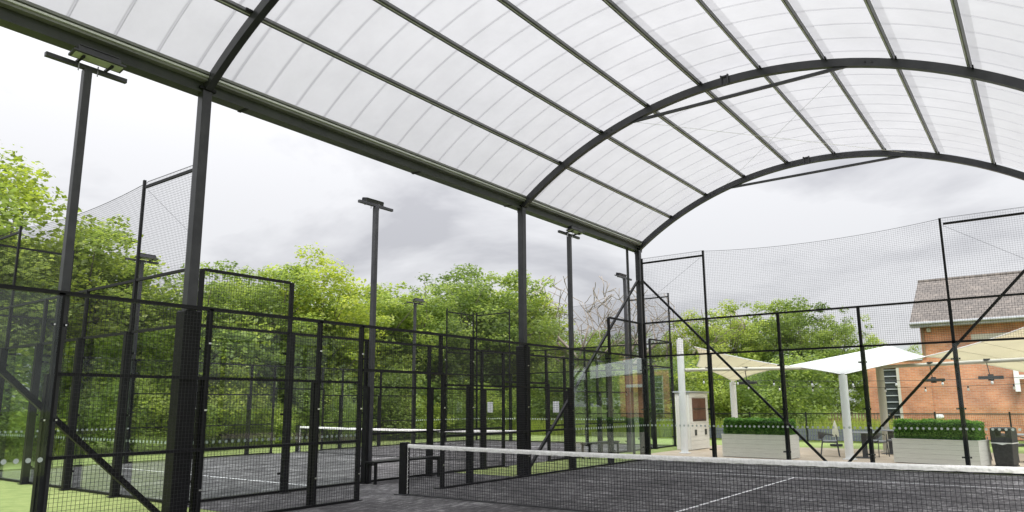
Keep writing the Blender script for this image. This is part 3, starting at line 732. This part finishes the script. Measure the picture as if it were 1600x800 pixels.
def planter(x0, y0, x1, y1, dep, h, ht, label, hl):
    L_ = math.hypot(x1-x0, y1-y0); rz = math.atan2(y1-y0, x1-x0)
    root = thing('planter', label, 'planter', (x0, y0, 0), rz, group='cladded planters with hedges')
    I = Matrix.Identity(4)
    n = 5; bh = h/n
    for i in range(n):
        z0 = .01+i*bh; z1 = z0+bh-.004
        for (a, b, c, d) in ((.02, L_-.02, 0, .022), (.02, L_-.02, dep-.022, dep), (0, .019, 0, dep), (L_-.019, L_, 0, dep)):
            link('plank', MB().box(a, b, c, d, z0, z1).mesh('plank', M['clad']), root, loc=(0,0,0))
    link('liner', MB().box(.025, L_-.025, .026, dep-.026, 0, h-.03).mesh('liner', M['soil']), root, loc=(0,0,0))
    rim = MB().box(-.01, L_+.01, -.01, .05, h, h+.02).box(-.01, L_+.01, dep-.05, dep+.01, h, h+.02).box(-.01, .05, .051, dep-.051, h, h+.02).box(L_-.05, L_+.01, .051, dep-.051, h, h+.02)
    link('rim', rim.mesh('rim', M['clad']), root, loc=(0,0,0))
    # clipped artificial hedge
    N_ = 14000; a = .06; X0, X1, Y0, Y1, Z0, Z1 = a, L_-a, a, dep-a, h-.02, ht
    f = rng.random(N_); P = np.empty((N_, 3)); Q = np.zeros((N_, 3))
    P[:, 0] = X0+(X1-X0)*rng.random(N_); P[:, 1] = Y0+(Y1-Y0)*rng.random(N_); P[:, 2] = Z0+(Z1-Z0)*rng.random(N_)
    k = f < .5; P[k, 1] = Y0; Q[k, 1] = -1
    k = (f >= .5) & (f < .72); P[k, 2] = Z1; Q[k, 2] = 1
    k = (f >= .72) & (f < .80); P[k, 0] = X0; Q[k, 0] = -1
    k = (f >= .80) & (f < .88); P[k, 0] = X1; Q[k, 0] = 1
    k = (f >= .88); P[k, 1] = Y1; Q[k, 1] = 1
    P += rng.normal(size=P.shape)*.016; P[:, 2] += np.where(P[:, 2] > Z1-.02, .022*np.sin(P[:, 0]*9)+.018*np.sin(P[:, 0]*23+1), 0)
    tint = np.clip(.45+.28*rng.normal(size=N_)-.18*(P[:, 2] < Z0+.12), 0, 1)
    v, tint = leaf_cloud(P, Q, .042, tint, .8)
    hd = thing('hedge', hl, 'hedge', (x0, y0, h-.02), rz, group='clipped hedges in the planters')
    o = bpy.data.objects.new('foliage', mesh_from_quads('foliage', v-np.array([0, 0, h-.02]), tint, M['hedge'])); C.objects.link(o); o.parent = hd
    link('core', MB().box(X0+.015, X1-.015, Y0+.015, Y1-.015, .0, Z1-.015-h+.02).mesh('core', mat_core), hd, loc=(0,0,0))
mat_core = mat('hedge_core', (.035, .09, .018), .95, noise=(30, (.06, .14, .03)), bump=(50, 1))
planter(1.36, 12.42, 3.40, 12.18, .85, .66, 1.11, 'left pale cladded planter beside the cabinet', 'clipped green hedge in the left planter')
planter(6.07, 12.62, 8.10, 12.10, .75, .62, 1.10, 'right pale cladded planter beside the black bin', 'clipped green hedge in the right planter')

# ------------------------------------------------------------------ cladded cabinet with rusty doors
cab = thing('outdoor_cabinet', 'pale cladded outdoor oven cabinet with rusty steel doors', 'cabinet', (-.95, 15.5, 0))
x0, x1, y0, y1, h = -1.12, -.58, 14.66, 16.36, 2.0
MB().box(x0+.02, x1-.02, y0+.02, y1-.02, .02, h-.01).build('carcass', M['clad'], cab)
n = 13
for i in range(n):
    z0 = .02+i*(h-.04)/n; z1 = z0+(h-.04)/n-.008
    for a, b in ((y0, y0+.22), (y1-.22, y1)) if .98 < z0 < 1.75 else ((y0, y1),):
        MB().box(x1-.018, x1, a, b, z0, z1).build('plank', M['clad'], cab)
for i in range(7):
    a = x0+i*(x1-.02-x0)/7; MB().box(a, a+(x1-.02-x0)/7-.008, y0, y0+.018, .02, h-.02).build('plank', M['clad'], cab)
MB().box(x0-.05, x1+.05, y0-.05, y1+.05, h, h+.05).build('roof', M['roofgrey'], cab)
for a, b in ((.99, 1.38), (1.39, 1.80)):
    d = MB().box(x1-.012, x1+.008, y0+.24, y1-.24, a, b).build('rusty_door', M['rust'], cab)
    MB().box(x1+.009, x1+.03, y0+.30, y1-.30, a+.03, a+.05).build('handle', M['dark'], d)
for a in (y0+.35, y1-.42): MB().box(x1+.001, x1+.02, a, a+.16, .50, .70).build('vent', M['dark'], cab)

# ------------------------------------------------------------------ bin
bn = thing('litter_bin', 'black litter bin with white liner showing, right of the right planter', 'bin', (8.62, 12.75, 0), R(-14))
def lk(name, mb, m, par, **k): return link(name, mb.mesh(name, m), par, loc=(0,0,0), **k)
def taper(a0, a1, b0, b1, z0, z1):
    mb = MB(); mb.v = [(-a0,-b0,z0),(a0,-b0,z0),(a0,b0,z0),(-a0,b0,z0),(-a1,-b1,z1),(a1,-b1,z1),(a1,b1,z1),(-a1,b1,z1)]
    mb.f = [(0,3,2,1),(4,5,6,7),(0,1,5,4),(1,2,6,5),(2,3,7,6),(3,0,4,7)]; return mb
lk('body', taper(.20, .235, .20, .235, .03, .56), M['dark'], bn, bevel=.02)
lk('base', taper(.21, .21, .21, .21, 0, .03), M['dark'], bn)
lk('bin_liner', taper(.238, .242, .238, .242, .562, .585), M['white'], bn)
mb = MB().quad((-.18, -.245, .575), (.18, -.245, .575), (.02, -.246, .53)); lk('liner_fold', mb, M['white'], bn)
hd = MB().box(-.235, -.12, -.22, .22, .587, .93).box(.10, .235, -.22, .22, .587, .93).box(-.119, .099, -.22, .22, .86, .93).box(-.119, .099, -.22, .22, .587, .74)
lk('hood', hd, M['dark'], bn); lk('lid', taper(.24, .20, .24, .18, .931, .965), M['dark'], bn, bevel=.01)

# ------------------------------------------------------------------ terrace chairs and tables
def make_chair(label, loc, rz):
    root = thing('terrace_chair', label, 'chair', loc, rz, group='charcoal armchairs on the terrace')
    L_ = lambda name, mb, m, **k: link(name, mb.mesh(name, m, k.pop('smooth', False)), root, loc=(0,0,0), **k)
    for sx in (-1, 1):
        L_('leg', MB().tube([(sx*.27, -.25, 0), (sx*.25, -.21, .44), (sx*.265, -.20, .64)], .013, 6), M['furn'])
        L_('leg', MB().tube([(sx*.25, .27, 0), (sx*.22, .20, .44), (sx*.24, .22, .60)], .013, 6), M['furn'])
    L_('seat', MB().box(-.25, .25, -.23, .22, .41, .432), M['furn'], bevel=.01)
    L_('cushion', MB().box(-.235, .235, -.22, .20, .433, .475), M['cush'], bevel=.015)
    # curved woven back that runs into the arms
    mb = MB(); n = 18
    for i in range(n+1):
        t = -1.0+2*i/n; a = t*R(118); x = .29*math.sin(a); y = .02+.27*math.cos(a) if abs(a) < R(90) else .02+(.30*math.cos(a))
        top = .77-.11*min(1, abs(t))**1.3-.02; bot = top-.03-.20*max(0, 1-(abs(t)/.62)**3)
        mb.v += [(x, y, bot), (x*1.02, y*1.02+.002, top), (x*1.06, y*1.06+.012, top), (x*1.04, y*1.04+.012, bot)]
    for i in range(n):
        for j in range(4): mb.f.append((i*4+j, (i+1)*4+j, (i+1)*4+(j+1)%4, i*4+(j+1)%4))
    mb.f += [(0,1,2,3), tuple(n*4+j for j in (3,2,1,0))]
    L_('backrest', mb, M['furn'])
    return root
ch0 = make_chair('charcoal armchair beside the middle white mast, turned to the right', (4.08, 14.2, 0), R(105))
for loc, rz, lb in (((5.25, 14.75, 0), R(160), 'charcoal armchair right of the white mast, nearest the tables'),
                    ((5.75, 15.7, 0), R(-120), 'charcoal armchair half hidden behind the right planter'),
                    ((8.75, 14.5, 0), R(60), 'charcoal armchair behind the litter bin, partly hidden'),
                    ((9.55, 13.9, 0), R(-70), 'charcoal armchair cut off by the right edge'),
                    ((7.9, 14.4, 0), R(80), 'charcoal armchair behind the right end of the right hedge')):
    copy_thing(ch0, lb, loc, rz)
def make_table(label, loc, rz):
    root = thing('terrace_table', label, 'table', loc, rz, group='pedestal tables on the terrace')
    link('tabletop', MB().box(-.38, .38, -.38, .38, .715, .745).mesh('tabletop', M['cush']), root, loc=(0,0,0), bevel=.008)
    link('pedestal', MB().box(-.07, .07, -.07, .07, .016, .713).mesh('pedestal', M['furn']), root, loc=(0,0,0))
    link('foot', MB().box(-.26, .26, -.26, .26, 0, .014).mesh('foot', M['furn']), root, loc=(0,0,0)); return root
tb0 = make_table('grey square table just behind the middle white mast', (5.1, 14.0, 0), R(8))
for loc, rz, lb in (((5.45, 16.3, 0), R(-5), 'grey square table furthest back, by the cream mast'), ((9.2, 14.3, 0), R(10), 'grey square table behind the litter bin')):
    copy_thing(tb0, lb, loc, rz)
def closed_parasol(x, y, h, label):
    root = thing('closed_parasol', label, 'parasol', (x, y, 0), group='closed white parasols')
    MB().tube([(x, y, .08), (x, y, h)], .02, 8).build('pole', M['alu'], root)
    MB().tube([(x, y, 0), (x, y, .08)], .22, 14).build('base', M['dark'], root)
    mb = MB(); n = 12
    rs = [(h*.38, .13), (h*.62, .11), (h*.82, .07), (h-.06, .04), (h+.03, .01)]
    for z, r in rs:
        for j in range(n): a = 2*math.pi*j/n; rr = r*(1 if j % 2 else .62); mb.v.append((x+rr*math.cos(a), y+rr*math.sin(a), z))
    for i in range(len(rs)-1):
        for j in range(n): mb.f.append((i*n+j, i*n+(j+1)%n, (i+1)*n+(j+1)%n, (i+1)*n+j))
    mb.build('folded_cloth', M['cream'], root)
_q = ray_plane(1307, 697, 2, 0)
closed_parasol(_q.x, _q.y, .92, 'small closed white parasol standing behind the left armchair')
closed_parasol(-5.6, 21.0, 1.25, 'closed white parasol seen through the corner glass')

# ------------------------------------------------------------------ railing, low slatted fence, picket behind the terrace
rl = thing('terrace_railing', 'long black railing with wire infill behind the terrace', 'railing', (0, 22.8, 0))
xs = [-12.0+2.4*i+1.2-.0 for i in range(14)]
for xx in xs:
    p = MB().box(xx-.03, xx+.03, 22.78, 22.83, 0, 1.24).build('post', M['black'], rl)
for i in range(len(xs)-1):
    MB().box(xs[i]+.031, xs[i+1]-.031, 22.79, 22.82, 1.14, 1.18).build('rail', M['black'], rl)
    mb = MB(); n = 40
    for j in range(1, n): xx = xs[i]+(xs[i+1]-xs[i])*j/n; mb.box(xx-.0025, xx+.0025, 22.80, 22.805, .06, 1.14)
    for z in (.06, .4, .75, 1.1): mb.box(xs[i]+.03, xs[i+1]-.03, 22.806, 22.812, z-.004, z+.004)
    mb.build('wire_panel', M['black'], rl, kind='stuff')
sf = thing('low_fence', 'low slate blue slatted fence just beyond the railing', 'fence', (0, 23.3, 0))
pl = MB().box(0, .095, 0, .02, .03, .52).mesh('plank', M['slate'])
for i in range(88): 
    o = link('plank', pl, sf, loc=(-3.4+i*.108, .0, random.uniform(-.01, .01)))
MB().box(-3.45, 6.15, 23.325, 23.36, .2, .26).build('rail', M['slate'], sf)
pk = thing('picket_fence', 'short brown picket fence left of the brick building', 'fence', (2, 26.6, 0))
pl = MB().box(0, .05, 0, .02, 0, 1.15).mesh('picket', M['brown'])
for i in range(22): link('picket', pl, pk, loc=(-.8+i*.13, 0, 0))
MB().box(1.1, 4.1, 26.625, 26.65, .8, .86).build('rail', M['brown'], pk)

# ------------------------------------------------------------------ brick building
bd = thing('brick_building', 'orange brick building with grey tiled roof and dark glazed strip', 'building', (7.5, 30, 0))
BX0, BX1, BY0, BY1, EZ = 5.18, 10.4, 28.0, 36.0, 5.05
def wall_obj(name, x0, x1, y0, y1, z0, z1, m, par=None): return MB().box(x0, x1, y0, y1, z0, z1).build(name, M[m], par)
w1 = wall_obj('wall', BX0, BX1, BY0, BY1, 0, EZ, 'brick', bd)
g = MB(); g.v = [(BX0+.01, BY0+.02, EZ+.001), (BX0+.01, BY1-.02, EZ+.001), (BX0+.01, 32, 7.45), (BX0+.25, BY0+.02, EZ+.001), (BX0+.25, BY1-.02, EZ+.001), (BX0+.25, 32, 7.45)]
g.f = [(0,2,1),(3,4,5),(0,1,4,3),(1,2,5,4),(2,0,3,5)]; g.build('gable', M['brick'], bd)
g2 = MB(); g2.v = [(v_[0]+BX1-BX0-.26, v_[1], v_[2]) for v_ in g.v]; g2.f = g.f; g2.build('gable', M['brick'], bd)
rf = MB(); ya, yb, yr, za, zr, t = 27.55, 36.45, 32.0, 5.10, 7.60, .10
xa, xb = 4.84, 10.72
for yy in (ya, yb):
    k = len(rf.v)
    rf.v += [(xa, yy, za), (xb, yy, za), (xb, yr, zr), (xa, yr, zr), (xa, yy, za+t), (xb, yy, za+t), (xb, yr, zr+t), (xa, yr, zr+t)]
    rf.f += [tuple(k+i for i in q) for q in ((0,3,2,1),(4,5,6,7),(0,1,5,4),(1,2,6,5),(3,0,4,7))]
rfo = rf.build('roof', M['tile'], bd)
MB().tube([(xa, yr, zr+.10), (xb, yr, zr+.10)], .09, 10).build('ridge_tiles', M['tile'], rfo)
MB().box(xa, xb, 27.50, 27.56, 4.98, 5.14).box(xa, xb, 27.57, 27.99, 4.98, 5.0).build('fascia', M['roofgrey'], bd)
MB().tube([(xa, 27.43, 5.14), (xb, 27.43, 5.14)], .065, 10).build('roof_gutter', M['roofgrey'], bd)
MB().tube([(5.28, 27.93, 3.6), (5.28, 27.93, 4.97)], .05, 8).build('downpipe', M['brown'], bd)
wing = MB().box(2.82, 3.24, 27.9, 33, 0, 3.5).box(4.16, 5.4, 27.9, 28.0-.002, 0, 3.5).box(3.24, 4.16, 27.9, 28.2, 3.2, 3.5).box(3.24, 5.16, 28.3, 33, 0, 3.48).build('wing', M['brick'], bd)
MB().box(2.77, 5.16, 27.85, 33.05, 3.502, 3.58).build('flat_roof', M['roofgrey'], wing)
pn = MB().box(3.31, 4.02, 28.02, 28.06, .3, 3.15).build('window_strip', mat('dark_glazing', (.04, .045, .05), .12, 0, .6), bd)
for i in range(10):
    z = .45+i*.295; MB().box(3.28, 4.04, 27.97, 28.015, z-.02, z+.02).build('transom', M['roofgrey'], pn)
MB().box(4.04, 4.16, 27.87, 28.05, .0, 3.2).build('jamb', M['cream'], bd); MB().box(3.24, 3.31, 27.88, 28.05, 0, 3.2).build('jamb', M['cream'], bd)
for (u0, u1, v) in ((1518, 1585, 524),):
    a = ray_plane(u0, 532, 1, 27.95); b = ray_plane(u1, 519, 1, 27.95)
    MB().box(a.x, b.x, 27.96, 27.998, a.z, b.z).build('lintel', M['cream'], bd)
p = ray_plane(1451, 516, 1, 27.9); MB().box(p.x-.08, p.x+.08, 27.80, 27.998, p.z-.08, p.z+.08).build('wall_camera', M['cream'], bd)
p = ray_plane(1467, 651, 1, 27.9); mb = MB()
for k, (o_, r) in enumerate(((0, .20), (.05, .19), (.09, .12), (.10, .02))):
    for j in range(14): a = 2*math.pi*j/14; mb.v.append((p.x+r*math.cos(a), 27.998-o_, p.z+r*.65*math.sin(a)))
for i in range(3):
    for j in range(14): mb.f.append((i*14+j, i*14+(j+1)%14, (i+1)*14+(j+1)%14, (i+1)*14+j))
mb.build('bulkhead_light', M['white'], bd, smooth=True)
p = ray_plane(1589, 594, 1, 27.7); MB().box(p.x-.09, p.x+.09, 27.62, 27.998, p.z-.48, p.z+.50).box(p.x+.091, p.x+1.2, 27.66, 27.9, p.z+.05, p.z+.22).build('wall_bracket', M['white'], bd)
for uu, vv in ((1533, 470),):
    p = ray_plane(uu, vv, 1, 30.3)
    MB().box(p.x-.22, p.x+.22, 30.1, 30.5, p.z-.05, p.z+.22).build('roof_vent', M['roofgrey'], bd)

# small arched play frame far behind the left planter
pf = thing('play_frame', 'small white arched frame with blue panel beyond the railing', 'play frame', (.0, 27, 0))
p = ray_plane(1190, 655, 1, 27); q = MB()
q.tube([(p.x-.55, 27, 0), (p.x-.55, 27, .95)]+[(p.x-.55*math.cos(a), 27, .95+.42*math.sin(a)) for a in [math.pi*i/10 for i in range(1, 10)]]+[(p.x+.55, 27, .95), (p.x+.55, 27, 0)], .05, 8)
q.build('hoop', M['white'], pf); MB().box(p.x-.25, p.x+.45, 27.06, 27.10, .5, 1.15).build('panel', M['blue'], pf)
MB().bar((p.x+.75, 27, 0), (p.x+.55, 27, 1.35), .06).bar((p.x+.95, 27, 0), (p.x+.75, 27, 1.35), .06).bar((p.x+.60, 27, 1.1), (p.x+.80, 27, 1.1), .04).bar((p.x+.68, 27, .7), (p.x+.86, 27, .7), .04).build('ladder', M['white'], pf)

# ------------------------------------------------------------------ trees
def grow(p, d, ln, r, depth, segs, tips, spread=.55, up=.12, k=3, wob=.10):
    """recursive limb: tapered tube segments; tips collects the twig ends"""
    pts = [p]; rs = [r]; q = Vector(p); dd = Vector(d).normalized()
    for i in range(3):
        dd = (dd+Vector((random.gauss(0, wob), random.gauss(0, wob), random.gauss(0, wob*.8)+up*.3))).normalized()
        q = q+dd*(ln/3); pts.append(tuple(q)); rs.append(r*(1-.16*(i+1)))
    segs.append((pts, rs))
    if depth == 0: tips.append(tuple(q)); return
    for i in range(k if depth > 1 else 2):
        a = Vector((random.gauss(0, 1), random.gauss(0, 1), random.gauss(.15, .6))).normalized()
        nd = (dd*(1-spread)+a*spread+Vector((0, 0, up))).normalized()
        j = random.choice((1, 2, 3)) if i else 3
        grow(pts[j], nd, ln*random.uniform(.62, .82), rs[j]*random.uniform(.55, .72), depth-1, segs, tips, spread, up, k)
def make_crown(seed, rx, rz, zc, nlobe, nleaf, leaf, lob=.75, low=.0):
    """leaf clumps scattered over an uneven ellipsoid; each clump has its own tone"""
    g = np.random.default_rng(seed)
    d = g.normal(size=(nlobe, 3)); d /= np.linalg.norm(d, axis=1)[:, None]
    rad = .42+.62*g.random(nlobe)**.6; 
    rad *= 1+.16*np.sin(d[:, 0]*4+seed)+.13*np.sin(d[:, 1]*5+seed*2)
    c = d*rad[:, None]*np.array([rx, rx, rz]); c[:, 2] += zc
    sz = lob*(.55+.7*g.random(nlobe)); tone = np.clip(g.normal(.5, .17, nlobe), .04, .96)
    cnt = (sz**2*(nleaf/np.sum(sz**2))).astype(int)
    P = []; Nn = []; T = []
    for i in range(nlobe):
        n = cnt[i]; e = g.normal(size=(n, 3)); e /= np.linalg.norm(e, axis=1)[:, None]
        rr = (.35+.75*g.random(n)**.6); q = e*rr[:, None]*sz[i]*np.array([1.15, 1.15, .62])
        # break the clump with a ragged rim
        q += g.normal(size=(n, 3))*.10*sz[i]
        P.append(c[i]+q); Nn.append(e*np.array([.6, .6, 1])+np.array([0, 0, .55])); T.append(np.clip(tone[i]+g.normal(0, .13, n), 0, 1))
    P = np.concatenate(P); Nn = np.concatenate(Nn); T = np.concatenate(T)
    k = P[:, 2] > low; P, Nn, T = P[k], Nn[k], T[k]
    v, T = leaf_cloud(P, Nn, leaf, T, .55)
    return v, T, c
PROTO = []
def tree_proto(seed, rx, rz, zc, nlobe, nleaf, leaf, m, lob=.8, low=.3):
    v, T, c = make_crown(seed, rx, rz, zc, nlobe, nleaf, leaf, lob, low)
    random.seed(seed); tr = MB(); tr.tube([(0,0,-.1), (.05,.03,zc*.35), (-.04,.08,zc*.7), (.03,.0,zc)], [.20, .15, .12, .08], 9)
    lm = MB(); idx = random.sample(range(len(c)), min(34, len(c)))
    for i in idx:
        t = c[i]; h = min(zc, max(zc*.25, t[2]-random.uniform(.6, 1.8))); a = Vector((0, 0, h)); b = Vector(t); mid = a.lerp(b, .5)+Vector((random.gauss(0,.2), random.gauss(0,.2), -.15))
        lm.tube([a, mid, b], [.055, .035, .012], 5)
    return (mesh_from_quads('crown', v, T, M[m]), tr.mesh('trunk', M['bark'], True), lm.mesh('limbs', M['bark'], True))
LEAF = .17
PROTO = [tree_proto(11, 3.0, 4.1, 5.1, 190, 22140, LEAF, 'leaf', .62), tree_proto(23, 3.2, 4.0, 5.0, 180, 22140, LEAF, 'leafd', .66),
         tree_proto(37, 2.7, 4.4, 5.0, 170, 20500, LEAF, 'leaf', .60), tree_proto(41, 3.1, 4.1, 5.1, 180, 21320, LEAF, 'leafy', .64),
         tree_proto(59, 2.9, 4.1, 5.2, 170, 21320, LEAF*.95, 'leafd', .60)]
def tree(k, x, y, height, rz, label, wide=1.0, group='trees of the green belt'):
    root = thing('broadleaf_tree', label, 'tree', (x, y, 0), group=group)
    root.rotation_euler = (0, 0, rz); s = height/9.4; root.scale = (s*wide, s*wide, s)
    for nm, me in zip(('crown', 'trunk', 'limbs'), PROTO[k]): link(nm, me, root, loc=(0,0,0))
    return root
ORD = ['leftmost', 'second', 'third', 'fourth', 'fifth', 'sixth', 'seventh', 'eighth', 'ninth', 'tenth', 'eleventh', 'twelfth', 'thirteenth', 'fourteenth']
# front row of the belt: (u column in the photograph, x plane, v of its top, proto)
rows = [(-60, -18.5, 285, 1), (45, -19.5, 268, 3), (150, -20.0, 334, 0), (235, -19.0, 425, 2), (335, -19.0, 416, 1), (430, -19.5, 412, 0), (515, -19.0, 410, 3), (595, -19.8, 436, 0),
        (655, -19.0, 446, 4), (725, -20.0, 418, 1), (775, -19.2, 420, 0), (822, -20, 452, 3)]
desc = ['broad dark green', 'tall yellow-green', 'feathery light green', 'shorter fresh green', 'deep green', 'light green', 'yellowish green', 'rounded green', 'dense darker green', 'domed deep green', 'domed bright green', 'thin yellowish']
for i, (u, xp, v, k) in enumerate(rows):
    p = ray_plane(u, v, 0, xp)
    tree(k, p.x, p.y, p.z+.15, i*1.3, f'{desc[i]} tree, {ORD[i]}{"" if i == 0 else " from left"} of the front row behind the court', 1.0)
back = [(0, -25, 330, 0), (110, -26, 385, 4), (200, -26, 440, 1), (290, -26, 440, 0), (385, -26, 408, 4), (475, -26, 430, 1), (560, -26, 440, 2), (630, -27, 452, 0), (695, -27, 440, 4), (808, -27, 450, 1)]
for i, (u, xp, v, k) in enumerate(back):
    p = ray_plane(u, v, 0, xp)
    tree(k, p.x, p.y, p.z-.5, 2+i*1.7, f'shaded back row tree of the green belt, {ORD[i]}{"" if i == 0 else " from left"}', 1.15)
# shrubs under the belt
def bush_proto(seed, m):
    v, T, c = make_crown(seed, 1.7, 1.25, 1.15, 46, 15000, .095, .55, .02)
    st = MB()
    for i in random.sample(range(len(c)), 14): st.tube([(0,0,0), (c[i][0]*.5, c[i][1]*.5, c[i][2]*.6), tuple(c[i])], [.03, .02, .008], 5)
    return (mesh_from_quads('foliage', v, T, M[m]), st.mesh('stems', M['bark']))
BUSH = [bush_proto(5, 'leaf'), bush_proto(8, 'leafd'), bush_proto(13, 'leafy')]
def bush(k, x, y, s, label, grp, sz=1.0):
    root = thing('shrub', label, 'shrub', (x, y, 0), group=grp); root.rotation_euler = (0,0,x*3+y); root.scale = (s, s, s*sz)
    for nm, me in zip(('foliage', 'stems'), BUSH[k]): link(nm, me, root, loc=(0,0,0))
def ordinal(i): return ORD[i] if i < len(ORD) else ('thirteenth', 'fourteenth', 'fifteenth', 'sixteenth', 'seventeenth', 'eighteenth')[i-12]
for i, yy in enumerate(np.arange(-4, 27, 2.15)):
    bush(i % 2 if i % 5 else 2, -17.0+.5*math.sin(i*2.1), float(yy), 1.05+.2*math.sin(i*1.7), f'low wild shrub behind the open court, {ordinal(i)} from the left', 'shrubs at the foot of the green belt', 1.1+.25*math.sin(i*2.9))
for i, yy in enumerate(np.arange(-7, 33, 3.1)):
    bush((1, 0, 1, 2)[i % 4], -20.6+.7*math.sin(i*1.3), float(yy), 2.1+.3*math.sin(i*2.7), f'tall dark shrub between the trunks of the green belt, {ordinal(i)} from the left', 'tall shrubs between the trunks', 1.15)
# behind the far end of the open court
rows2 = [(872, 36, 520, 1, 'leafy tree below the bare trees, behind the distant end wall'), (930, 33, 512, 0, 'round bright green tree among the bare trees'), (975, 36, 520, 4, 'low green tree behind the corner canopy post'),
         (1035, 38, 520, 2, 'slim green tree beyond the tallest white mast'), (1085, 37, 500, 3, 'yellowish tree above the cladded cabinet'), (1135, 36, 476, 2, 'fresh green tree rising above the left sail'),
         (1190, 39, 466, 0, 'tall fresh green tree, highest behind the left planter'), (1245, 38, 470, 1, 'broad green tree behind the netting in the middle of the end wall'), (1305, 36, 492, 4, 'dense dark tree left of the brick building'),
         (1352, 40, 524, 2, 'small rounded tree just left of the brick building'), (1432, 48, 548, 3, 'small tree top showing beside the building corner')]
for i, (u, yp, v, k, lb) in enumerate(rows2):
    p = ray_plane(u, v, 1, yp); tree(k, p.x, p.y, p.z+.1, i*2.1, lb, 1.0 if i < 8 else .85, 'trees beyond the terrace')
for i in range(11):
    xx = -15.5+i*1.5; bush((0, 1, 1, 2)[i % 4], xx, 27.6+.9*math.sin(i*2.3), 1.25+.25*math.sin(i*1.3), f'rough shrub beyond the terrace railing, {ordinal(i)} from the left', 'shrubs beyond the terrace railing', 1.2)
# bare dead trees
def dead_tree(u, yp, v, seed, label, lean=0):
    p = ray_plane(u, v, 1, yp); h = p.z; random.seed(seed); segs = []; tips = []
    grow((0,0,0), (lean,0,1), h*.42, .22, 5, segs, tips, .60, .12, 2)
    for e_ in range(2): grow((0,0,h*.36), (random.choice((-1,1))*.9, 0, .8), h*.32, .11, 3, segs, tips, .60, .14, 2)
    zm = max(q[2] for s_ in segs for q in s_[0]); k = h/zm
    tr = MB(); br = MB()
    for i, (pts, rs) in enumerate(segs):
        (tr if i == 0 else br).tube([(q[0]*k*1.35, q[1]*k, q[2]*k) for q in pts], [max(r_*k*1.5, .022) for r_ in rs], 6)
    root = thing('bare_tree', label, 'dead tree', (p.x, p.y, 0), group='bare pale trees')
    link('trunk', tr.mesh('trunk', M['deadbark'], True), root, loc=(0,0,0)); link('branches', br.mesh('branches', M['deadbark'], True), root, loc=(0,0,0))
dead_tree(884, 31, 432, 3, 'bare pale tree just left of the floodlight pole, leftmost of the bare trees')
dead_tree(920, 32, 425, 19, 'bare tree with forked grey branches right of the floodlight pole')
dead_tree(962, 34, 440, 7, 'bare tree behind the corner floodlight and canopy post')
dead_tree(1042, 35, 438, 27, 'bare tree seen through the netting right of the corner post')

# trees behind the photographer's back: the glass walls mirror them
for i, (xx, yy, hh) in enumerate(((-44, -27, 9.5), (-36, -24, 9), (-29, -28, 10), (-22, -25, 9), (-15, -29, 9.5), (-8, -26, 9), (0, -28, 10))):
    tree((1, 4, 0, 1, 4, 1, 4)[i], xx, yy, hh, i*1.9, f'tree mirrored in the glass walls, {ORD[i]}{"" if i == 0 else " from left"} of the row behind', 1.25, 'trees mirrored in the glass')
for i, (xx, yy, hh) in enumerate(((13.2, 32, 9), (18.2, 30, 8.5), (23.5, 27, 9))):  # unseen trees added as dark backing for the sail's mirror image
    tree((1, 4, 1)[i], xx, yy, hh, i*2.3, f'added tree right of the brick building, dark backing for the side glass reflection, {ORD[i]}{"" if i == 0 else " from left"}', 1.15, 'trees mirrored in the glass')
for i in range(8):  # unseen shrubs added to close bright sky gaps in the mirrored tree row
    bush(1, -42+i*6.1, -21.5+1.2*math.sin(i*2.2), 2.6, f'added tall shrub closing sky gaps mirrored in the glass walls, {ordinal(i)} from the left', 'added shrubs mirrored in the glass', 1.2)
# rough grass tufts beyond the railing
gN = 26000; gx = rng.uniform(-16, 6, gN); gy = rng.uniform(23.7, 31, gN); hgt = rng.uniform(.35, .95, gN); an = rng.uniform(0, 6.28, gN); ln = rng.normal(0, .12, (gN, 2))
wv = .018
a = np.stack([gx-wv*np.cos(an), gy-wv*np.sin(an), np.zeros(gN)-.03], 1); b = np.stack([gx+wv*np.cos(an), gy+wv*np.sin(an), np.zeros(gN)-.03], 1)
c = np.stack([gx+wv*.4*np.cos(an)+ln[:, 0], gy+wv*.4*np.sin(an)+ln[:, 1], hgt], 1); d = np.stack([gx-wv*.4*np.cos(an)+ln[:, 0], gy-wv*.4*np.sin(an)+ln[:, 1], hgt], 1)
v = np.stack([a, b, c, d], 1).reshape(-1, 3)
o = bpy.data.objects.new('tall_grass', mesh_from_quads('tall_grass', v, np.clip(rng.normal(.6, .2, gN), 0, 1), M['leafy'])); C.objects.link(o)
o['kind'] = 'stuff'; o['label'] = 'tall yellow-green grass beyond the terrace railing'; o['category'] = 'grass'
gN = 16000; gx = rng.uniform(-19, -15.9, gN); gy = rng.uniform(-8, 32, gN); hgt = rng.uniform(.1, .5, gN); an = rng.uniform(0, 6.28, gN); ln = rng.normal(0, .08, (gN, 2))
a = np.stack([gx-wv*np.cos(an), gy-wv*np.sin(an), np.zeros(gN)-.03], 1); b = np.stack([gx+wv*np.cos(an), gy+wv*np.sin(an), np.zeros(gN)-.03], 1)
c = np.stack([gx+ln[:, 0], gy+ln[:, 1]+.01, hgt], 1); d = np.stack([gx+ln[:, 0], gy+ln[:, 1]-.01, hgt], 1)
v = np.stack([a, b, c, d], 1).reshape(-1, 3)
o = bpy.data.objects.new('verge_grass', mesh_from_quads('verge_grass', v, np.clip(rng.normal(.55, .2, gN), 0, 1), M['leaf'])); C.objects.link(o)
o['kind'] = 'stuff'; o['label'] = 'rough grass verge between the open court and the trees'; o['category'] = 'grass'
